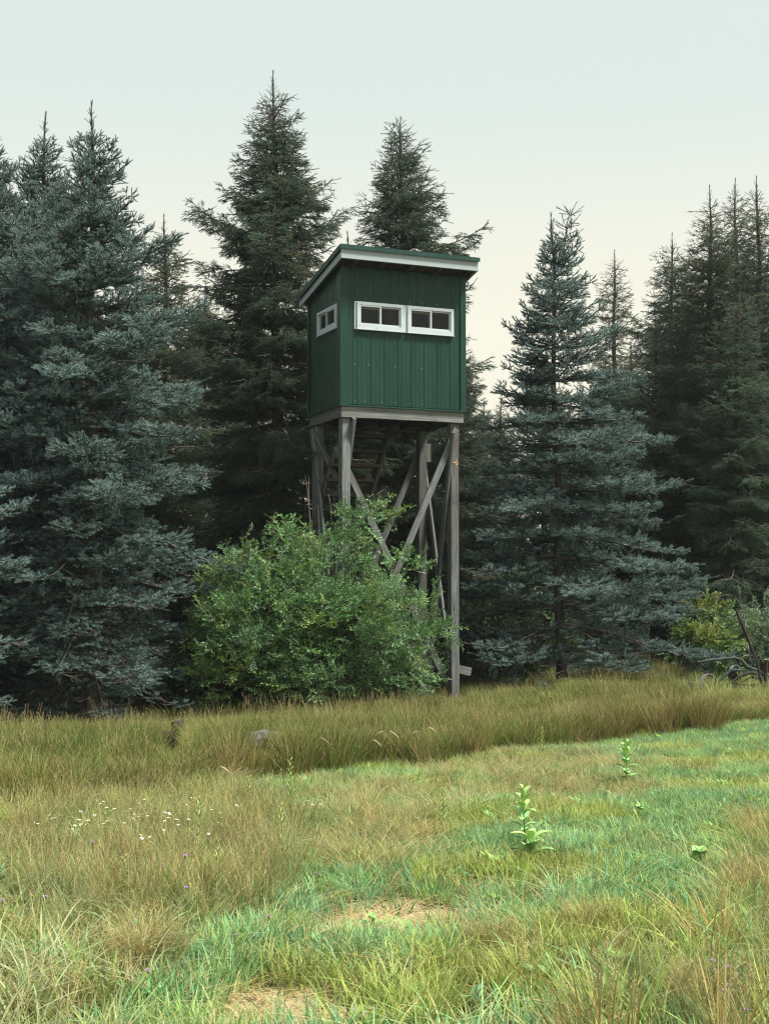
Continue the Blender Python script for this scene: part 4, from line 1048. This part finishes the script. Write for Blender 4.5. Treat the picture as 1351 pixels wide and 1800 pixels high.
GV = short + fesc + tall + arch + that + seed_ + weed
bxp = [-400, 0, 200, 380, 560, 750, 950, 1130, 1351, 1700]; byp = [1490, 1442, 1420, 1388, 1366, 1334, 1303, 1286, 1266, 1240]
def vnoise(x, y, s, k):
    return .5 + .25 * np.sin(x * s + k * 3.1 + 1.7 * np.sin(y * s * .7 + k)) + .25 * np.sin(y * s * 1.3 - k * 1.7 + 1.3 * np.sin(x * s * .9 + 2 * k))
acc = [[], [], [], [], []]
def place(x, y, v, s_, c, sz=None):
    n = len(x)
    if n == 0: return
    z = gz(x, y); acc[0].append(np.stack([x, y, z], 1)); acc[1].append(np.asarray(v) if not np.isscalar(v) else np.full(n, v))
    r = np.zeros((n, 3)); r[:, 2] = rg.random(n) * 6.283; r[:, 0] = rg.normal(0, .07, n); r[:, 1] = rg.normal(0, .07, n); acc[2].append(r)
    s3 = np.stack([s_, s_, s_ if sz is None else sz], 1); acc[3].append(s3); acc[4].append(c)
def field(n, y0, y1, wfac=.34, pad=1.2, dens_far=1.0):
    """points with constant ground density inside the view wedge (with a margin at both sides)"""
    y = np.sqrt(rg.random(n) * (y1 ** 2 - y0 ** 2) + y0 ** 2); x = (rg.random(n) * 2 - 1) * (y * wfac + pad); return x, y
def colmix(n, cs, w_=None, j=.18):
    cs = np.array(cs); i = rg.choice(len(cs), n, p=w_); return cs[i] * (1 + rg.normal(0, j, (n, 1))).clip(.5, 1.6)
LUSH = [(.21, .41, .155), (.18, .39, .20), (.27, .43, .13)]; YG = [(.33, .41, .09), (.27, .36, .085)]; BRN = [(.36, .27, .09), (.29, .23, .075), (.42, .31, .11)]
OLV = [(.27, .34, .11), (.22, .31, .10), (.36, .38, .14)]; TANC = [(.58, .46, .23), (.52, .41, .19)]
BOL = [(.110, .175, .028), (.090, .155, .026), (.165, .195, .034)]; BBR = [(.20, .135, .045), (.155, .115, .036), (.24, .165, .058)]

# (a) the tall unmown band
x, y = field(15000, 9.5, 24.5); px, py = pix(x, y); bnd = np.interp(px, bxp, byp)
edge = bnd + 5 * np.sin(px / 37) + 4 * np.sin(px / 13.0)
k = (py < edge) & (y < np.interp(px, [0, 700, 800, 1351], [20.5, 20.5, 24.5, 25.5])); k &= ~((np.abs(px - 308) < 30) & (y > 13.8) & (y < 15.3)) & ~((np.abs(px - 466) < 36) & (y > 13.9) & (y < 15.5))
x, y, px, py, edge = x[k], y[k], px[k], py[k], edge[k]
hgt = np.interp(y, [10, 13, 16, 19, 24], [.8, .92, .95, .85, .9]) * (.8 + .4 * vnoise(x, y, 1.3, 1)) * np.where(((np.abs(px - 308) < 42) | (np.abs(px - 466) < 44)) & (y > 12.2) & (y < 15.5), .32, 1) * np.where((px > 760) & (px < 1000) & (y > 17.5), .72, 1) * np.where((px > 1185) & (y > 17.5), np.interp(y, [17.5, 19.5, 24], [.7, .32, .3]), 1)
dry = vnoise(x, y, .8, 2) * .5 + np.clip(1 - (edge - py) / 60, 0, 1) * .55
r_ = rg.random(len(x)); c = np.where((r_ < dry * .48)[:, None], colmix(len(x), BBR), colmix(len(x), BOL))
place(x, y, rg.integers(5, 7, len(x)), rg.uniform(.85, 1.15, len(x)), c, hgt)
k = rg.random(len(x)) < .12; place(x[k], y[k], 10, rg.uniform(.8, 1.1, k.sum()), colmix(k.sum(), TANC), hgt[k] * rg.uniform(.7, 1.15, k.sum()))
# (b) everything mown or low
x, y = field(26000, 4.6, 19); px, py = pix(x, y); edge = np.interp(px, bxp, byp); k = py >= edge - 6
x, y, px, py = x[k], y[k], px[k], py[k]; B = bare(x, y); keep = rg.random(len(x)) > B * 1.15; x, y, px, py, B = x[keep], y[keep], px[keep], py[keep], B[keep]
# how far right of the line where the rough left meadow ends
mead = np.interp(py, [1360, 1400, 1450, 1520, 1600, 1650, 1720, 1800], [330, 430, 530, 540, 460, 340, 270, 230]) - px + 60 * (vnoise(x, y, 2.0, 3) - .5)
inm = mead > 0; wob = (vnoise(x, y, 3.1, 6) - .5) * 1.1 + (vnoise(x, y, 9.0, 8) - .5) * .7
n1 = vnoise(x, y, 2.6, 4)
th = ((px - 660) / 105) ** 2 + ((py - 1480) / 55) ** 2 + wob < 1.0
br_ = (((px - 950) / 260) ** 2 + ((py - 1365) / 46) ** 2 + wob < .85) | (((px - 700) / 160) ** 2 + ((py - 1420) / 40) ** 2 + wob < .8)
cr = (px + wob * 130 > 1010 + (1800 - py) * .95) & (py > 1480) ; cr |= (px > 1280) & (py > 1440)
R = rg.random(len(x))
lush = ~inm & ~th & ~br_ & ~cr
s_ = rg.uniform(.75, 1.2, len(x)) * np.interp(py, [1270, 1450, 1800], [.75, .95, 1.15])
i = lush & (R < .80); c = np.where((n1[i] > .62)[:, None], colmix(i.sum(), YG), colmix(i.sum(), LUSH)); place(x[i], y[i], rg.integers(0, 3, i.sum()), s_[i] * 1.1, c)
i = lush & (R >= .80) & (R < .90); place(x[i], y[i], rg.integers(8, 10, i.sum()), s_[i], colmix(i.sum(), TANC + YG))
i = lush & (R >= .90) & (R < .94); place(x[i], y[i], 11, s_[i], colmix(i.sum(), YG + LUSH))
i = lush & (R >= .94); place(x[i], y[i], 7, s_[i] * .6, colmix(i.sum(), LUSH), s_[i] * .5)
i = (th & (R >= .3) & (R < .6)); place(x[i], y[i], rg.integers(3, 5, i.sum()), s_[i] * 1.0, colmix(i.sum(), OLV + YG + TANC), s_[i] * .6)
i = (th & (R < .3)); place(x[i], y[i], rg.integers(0, 3, i.sum()), s_[i] * 1.2, colmix(i.sum(), LUSH + OLV))
i = (th & (R >= .6)) | (br_ & (R < .2)); place(x[i], y[i], rg.integers(8, 10, i.sum()), s_[i] * 1.2, colmix(i.sum(), TANC + OLV))
i = br_ & (R >= .35) & (R < .7); place(x[i], y[i], rg.integers(3, 5, i.sum()), s_[i] * .9, colmix(i.sum(), OLV * 2 + LUSH + BRN + BBR), s_[i] * .55)
i = (br_ & (R >= .6)); place(x[i], y[i], rg.integers(0, 3, i.sum()), s_[i] * 1.1, colmix(i.sum(), LUSH + OLV))
i = cr & (R < .68); place(x[i], y[i], rg.integers(0, 3, i.sum()), s_[i] * 1.1, colmix(i.sum(), LUSH + YG))
i = cr & (R >= .68) & (R < .78); place(x[i], y[i], rg.integers(3, 5, i.sum()), s_[i], colmix(i.sum(), YG + BRN + OLV), s_[i] * .85)
i = cr & (R >= .78) & (R < .85); place(x[i], y[i], rg.integers(8, 10, i.sum()), s_[i], colmix(i.sum(), TANC + YG))
i = cr & (R >= .90) & (R < .93); place(x[i], y[i], rg.integers(5, 7, i.sum()), s_[i] * .8, colmix(i.sum(), BRN + YG), s_[i] * .65)
i = cr & (R >= .93); place(x[i], y[i], 7, s_[i] * .8, colmix(i.sum(), YG + LUSH), s_[i] * .7)
low = np.interp(py, [1440, 1600, 1720, 1800], [.92, .85, .6, .5]) * (.65 + .7 * vnoise(x, y, 4.3, 12))
i = inm & (R < .32); place(x[i], y[i], rg.integers(3, 5, i.sum()), s_[i] * 1.05, colmix(i.sum(), OLV + YG * 2 + BRN[:1] + [(.27, .41, .16)] * 5 + [(.50, .48, .24)]), s_[i] * low[i])
i = inm & (R >= .32) & (R < .64); place(x[i], y[i], rg.integers(0, 3, i.sum()), s_[i] * 1.4, colmix(i.sum(), LUSH + LUSH + OLV + YG + YG))
i = inm & (R >= .64) & (R < .72); place(x[i], y[i], rg.integers(8, 10, i.sum()), s_[i] * 1.2, colmix(i.sum(), TANC + OLV))
i = inm & (R >= .72) & (R < .80); place(x[i], y[i], 7, s_[i] * .9, colmix(i.sum(), [(.26, .36, .20), (.32, .38, .22), (.20, .30, .13)]), s_[i] * .8)
i = inm & (R >= .80) & (R < .87) & (py < 1640); place(x[i], y[i], 10, s_[i] * .8, colmix(i.sum(), TANC + OLV), s_[i] * .62)
i = inm & (R >= .95) & (vnoise(x, y, 3.0, 9) > .45); i &= (py < 1640); place(x[i], y[i], 11, s_[i] * .75, colmix(i.sum(), YG + LUSH + [(.14, .22, .08)]), s_[i] * 1.2)
i = inm & (R >= .87) & (R < .95) & (py < 1600); place(x[i], y[i], rg.integers(5, 7, i.sum()), s_[i] * .8, colmix(i.sum(), OLV + BRN + YG), s_[i] * .58)
# tufts of rust-brown grass that stand out
for (tx, ty, rx_, n_, hh_) in [(870, 1660, 50, 18, .6), (900, 1700, 50, 10, .5), (1300, 1570, 22, 14, 1.0), (1010, 1630, 50, 16, .65), (960, 1420, 30, 10, .6), (260, 1700, 40, 26, .8), (245, 1640, 30, 14, .8),
                               (740, 1480, 40, 16, .7), (1335, 1480, 18, 10, 1.0), (560, 1400, 40, 14, .6), (400, 1560, 60, 20, .8), (1240, 1750, 90, 22, .75), (1090, 1700, 50, 12, .6), (205, 1560, 15, 8, 1.1)]:
    qx = tx + rg.normal(0, rx_ * .45, n_); qy = ty + rg.normal(0, 9, n_); yy = CAM_Z * F / (qy - 1045); xx = (qx - 675.5) / F * yy
    place(xx, yy, rg.integers(3, 5, n_), rg.uniform(.9, 1.3, n_), colmix(n_, BRN + YG + [(.36, .20, .08)]), rg.uniform(.6, 1.0, n_) * hh_)
# (c) sparse straw on the bare patches
x, y = field(9000, 4.8, 14); B = bare(x, y); k = (B > .25) & (rg.random(len(x)) < .45); x, y = x[k], y[k]; n = len(x)
place(x, y, rg.integers(8, 10, n), rg.uniform(.7, 1.3, n), colmix(n, TANC), rg.uniform(.25, .5, n))
# (d) under and behind the trees
x, y = field(3500, 20.5, 34, .34, 2); k = rg.random(len(x)) < np.where(x > 1.5, 1.0, .35); x, y = x[k], y[k]; n = len(x)
place(x, y, rg.integers(3, 7, n), rg.uniform(.9, 1.3, n), colmix(n, OLV), rg.uniform(.5, .9, n))
go_ = scatter_obj('grass', [M['grass']], GV, None, np.concatenate(acc[0]), np.concatenate(acc[1]), np.concatenate(acc[2]), np.concatenate(acc[3]), np.concatenate(acc[4]))
tag(go_, 'mixed meadow grass, tall and brownish near the trees, short and green on the mown strip', 'grass')
print('grass clumps', sum(len(a) for a in acc[0]))

# ------------------------------------------------------------------ single plants
def gp(px, py):
    Y = CAM_Z * F / (py - 1045)
    for _ in range(4):
        x = (px - 675.5) / F * Y; Y = (CAM_Z - GZ(x, Y)) * F / (py - 1045)
    x = (px - 675.5) / F * Y; return Vector((x, Y, GZ(x, Y)))
def big_leaf(parent, p, d, l, w_, m, curl=.3, name='leaf'):
    d = Vector(d).normalized(); s_ = d.cross(Vector((0, 0, 1))); s_ = s_.normalized() if s_.length > .01 else Vector((1, 0, 0)); n_ = s_.cross(d)
    g = Geo(); vv = []; K = 6
    for i in range(K + 1):
        t = i / K; ww = w_ * .5 * math.sin(math.pi * min(1, t * .95 + .03)) ** .75; c = Vector(p) + d * l * t - n_ * (-curl) * l * (t - t * t) - Vector((0, 0, curl * l * t * t * .8))
        vv += [c - s_ * ww + n_ * ww * .35, c, c + s_ * ww + n_ * ww * .35]
    f = []
    for i in range(K):
        a = i * 3; f += [(a, a + 1, a + 4, a + 3), (a + 1, a + 2, a + 5, a + 4)]
    g.add(vv, f); return g.obj(name, m, parent, True)
def milkweed(px, py, h, label, seed, pairs=6, ll=.10, group=None):
    ll *= 1.35; px += 0
    q = gp(px, py); r = random.Random(seed); root = empty('milkweed_plant', q); tag(root, label, 'plant', group)
    st_ = [(0, 0, 0), (.005, .0, h * .5), (-.012, 0, h)]; g = Geo(); g.tube(st_, [.0045, .004, .0025], 6); g.obj('stem', M['stem'], root, True)
    for i in range(pairs):
        t = .22 + .78 * i / (pairs - 1); a = i * 1.57 * .93 + r.uniform(-.3, .3); el = .45 + 1.3 * t ** 3
        for s_ in (0, math.pi):
            l = ll * (.75 + .45 * math.sin(t * 3)) * r.uniform(.85, 1.1) * (1 if t < .95 else .8)
            big_leaf(root, (0, 0, h * t), (math.cos(a + s_), math.sin(a + s_), el), l, l * .5, M['milkweed_light'] if t > .7 else M['milkweed'], r.uniform(.15, .4))
    return root
milkweed(917, 1496, .385, 'bright green milkweed standing alone in the middle of the short grass', 1, 9, .075)
milkweed(1096, 1382, .36, 'milkweed with broad leaves at the edge of the brown patch on the right', 2, 8, .085)
milkweed(930, 1506, .12, 'low bushy milkweed sprout at the foot of the taller one', 3, 4, .12)
milkweed(1222, 1518, .07, 'small milkweed seedling flat in the short grass at the right', 4, 3, .10)
milkweed(655, 1622, .05, 'tiny broad-leaved seedling beside the bare sandy patch', 5, 3, .06)
milkweed(1120, 1430, .06, 'tiny broad-leaved seedling right of the brown patch', 6, 3, .07)
def goldenrod(px, py, h, label, seed):
    q = gp(px, py); r = random.Random(seed); root = empty('goldenrod_plant', q); tag(root, label, 'plant')
    g = Geo(); g.tube([(0, 0, 0), (.01, 0, h * .5), (r.uniform(-.02, .02), 0, h)], [.003, .003, .0015], 5); g.obj('stem', M['stem'], root)
    g = Geo()
    for i in range(46):
        t = .15 + .85 * i / 46; a = i * 2.4; d = Vector((math.cos(a), math.sin(a), .9)); l = .06 * (1.1 - .6 * t) * r.uniform(.7, 1.2); s_ = Vector((-math.sin(a), math.cos(a), 0)) * l * .12; b = Vector((0, 0, h * t))
        g.add([b, b + d * l * .5 + s_, b + d * l - Vector((0, 0, .15 * l)), b + d * l * .5 - s_], [(0, 1, 2), (0, 2, 3)])
    tag(g.obj('foliage', M['goldenrod'], root), kind='stuff'); return root
for a in [(512, 1440, .44, 'tallest yellow-green leafy weed at the left edge of the mown strip', 1), (352, 1520, .42, 'yellow-green leafy weed in the left meadow', 2), (440, 1450, .35, 'short yellow-green leafy weed left of the tallest one', 3),
          (496, 1530, .40, 'slender yellow-green weed below the tallest one', 4), (775, 1455, .28, 'lone leafy weed left of the upper milkweed patch', 5), (385, 1590, .30, 'yellow-green weed low in the left meadow', 6),
          (225, 1590, .26, 'small yellow-green weed near the lying stick', 7), (1132, 1245, .35, 'yellow-green weed standing in the tall grass at the far right', 8), (950, 1330, .30, 'pale weed at the edge of the tall grass', 9)]: goldenrod(*a)

def flower(kind, q, h, root_label, group, seed, proto={}):
    if kind not in proto:
        root = empty(kind, (0, 0, 0)); g = Geo(); g.tube([(0, 0, 0), (.008, 0, .5), (0, .0, 1.0)], [.0016, .0015, .001], 4); g.obj('stem', M['stem'], root)
        if kind == 'fleabane':
            for nm, m, r0, r1, n, z in (('petals', M['petal_white'], .002, .011, 12, .0), ('flower_centre', M['yellow'], 0, .004, 8, .002)):
                g = Geo()
                for i in range(n):
                    a = i / n * 6.283; w_ = 3.14 / n * .9; g.add([(r0 * math.cos(a), r0 * math.sin(a), 1 + z), (r1 * math.cos(a - w_), r1 * math.sin(a - w_), 1 + z + .003), (r1 * math.cos(a + w_), r1 * math.sin(a + w_), 1 + z + .003)], [(0, 1, 2)])
                g.obj(nm, m, root)
        else:
            g = Geo()
            for i in range(22):
                a = i * 2.4; el = .3 + 1.1 * (i / 22); d = Vector((math.cos(a) * math.cos(el), math.sin(a) * math.cos(el), math.sin(el))); s_ = Vector((-math.sin(a), math.cos(a), 0)) * .0025; b = Vector((0, 0, 1.0))
                g.add([b, b + d * .013 - s_, b + d * .013 + s_], [(0, 1, 2)])
            g.obj('petals', M['petal_purple'], root); g = Geo(); g.tube([(0, 0, .988), (0, 0, .995), (0, 0, 1.004)], [.003, .006, .004], 6); g.obj('bud', M['stem'], root)
        proto[kind] = root; first = True
    else: root = copy_tree(proto[kind])
    root.location = q; root.rotation_euler = (random.gauss(0, .25), random.gauss(0, .25), random.random() * 6)
    s_ = random.uniform(.85, 1.25); s_ *= .68; root.scale = (s_ * 1.1, s_ * 1.1, h)
    # keep the flower head undistorted by the stretch of the stem: the head parts are scaled back about the stem's tip
    for ch in root.children:
        if ch.name.split('.')[0] != 'stem': k_ = s_ * 1.1 / h; ch.scale = (1, 1, k_); ch.location = (0, 0, 1 - k_)
    tag(root, root_label, 'flower', group); return root
fp = random.Random(5)
spots = []
for i in range(84):
    u = fp.random(); px = 90 + 260 * u + fp.gauss(0, 18); py = 1438 - 18 * u + fp.gauss(0, 13); spots.append((px, py))
for i in range(10): spots.append((fp.uniform(130, 560), fp.uniform(1385, 1420)))
for (px, py) in spots:
    h = fp.uniform(.26, .36); Y = h and (CAM_Z - h) * F / (py - 1045); q = P(px, py, Y)
    flower('fleabane', (q.x, Y, GZ(q.x, Y)), h, 'small white daisy-like flower in the white drift at the edge of the left meadow', 'white flowers in the left meadow', 1)
for (px, py, h, lab) in [(8, 1580, .3, 'lilac flower head at the left edge of the meadow'), (72, 1564, .3, 'lilac flower head near the left edge, right of its neighbour'), (136, 1486, .3, 'small lilac flower high in the left meadow'),
        (320, 1490, .3, 'lilac flower in the middle of the left meadow'), (328, 1528, .3, 'lilac flower just below another in the left meadow'), (275, 1518, .3, 'lilac flower left of the pair in the left meadow'), (516, 1515, .28, 'lilac flower right of the yellow-green weeds'),
        (289, 1686, .2, 'single lilac flower on a brown tuft at lower left'), (416, 1642, .1, 'low lilac flower left of the bare patch'), (550, 1638, .05, 'lilac flower on the edge of the sandy patch'),
        (1223, 1667, .2, 'upper lilac flower of a pair at lower right'), (1236, 1688, .2, 'lower lilac flower of a pair at lower right'), (1314, 1687, .25, 'lilac flower near the right edge beside brown grass'), (1258, 1720, .2, 'pale lilac flower left of a cluster at lower right'),
        (1274, 1718, .2, 'lilac flower in the cluster at lower right'), (1321, 1733, .22, 'faded lilac flower low at the right edge'), (1328, 1752, .22, 'lilac flower at the right edge above the lowest one'), (1328, 1770, .22, 'lowest lilac flower at the right edge'), (935, 1432, .2, 'tiny lilac flower above the tall milkweed'), (500, 1585, .2, 'small lilac flower in the rough grass left of the centre')]:
    Y = (CAM_Z - h) * F / (py - 1045); q = P(px, py, Y); flower('knapweed', (q.x, Y, GZ(q.x, Y)), h, lab, 'lilac flowers', 1)
# nodding straw-coloured seed heads at the front of the tall grass
def nodder(px, py, h, way, label, seed):
    q = gp(px, py); r = random.Random(seed); root = empty('seed_stalk', q); tag(root, label, 'grass stalk', 'nodding seed heads along the tall grass')
    pts = [Vector((way * .22 * h * t ** 2.2, 0, h * (t - .22 * max(0, t - .6) ** 1.2 * 2.2))) for t in [k / 8 for k in range(9)]]
    g = Geo(); g.tube(pts, np.linspace(.0022, .0015, 9), 4); g.obj('stalk', M['straw'], root)
    e_ = pts[-1]; d = Vector((way * .9, 0, -.25)).normalized(); hp = [e_ + d * .09 * t + Vector((0, 0, -.04 * t * t)) for t in [k / 5 for k in range(6)]]
    g = Geo(); g.tube(hp, [.003, .007, .009, .008, .006, .002], 6); 
    for i in range(50):
        t = r.random(); p = hp[int(t * 4.99)]; o_ = Vector((r.gauss(0, 1), r.gauss(0, 1), r.gauss(0, 1))).normalized() * .018; g.add([p, p + Vector((.0015, 0, .0015)), p + o_ + d * .01], [(0, 1, 2)])
    g.obj('seed_head', M['straw'], root)
for a in [(545, 1365, .42, 1, 'leftmost of the nodding seed heads, bending right'), (588, 1350, .38, -1, 'nodding seed head bending left beside the leftmost one'), (668, 1346, .40, 1, 'seed head bending right below the shrub'), (690, 1345, .40, -1, 'seed head with a hooked tip below the shrub'),
          (735, 1338, .42, 1, 'tall seed head below the tower legs'), (748, 1338, .37, -1, 'short seed head below the tower legs'), (640, 1350, .33, 1, 'thin seed head left of the hooked one'), (375, 1400, .30, 1, 'pale seed head at the edge of the left meadow')]: nodder(*a, seed=int(a[0]))
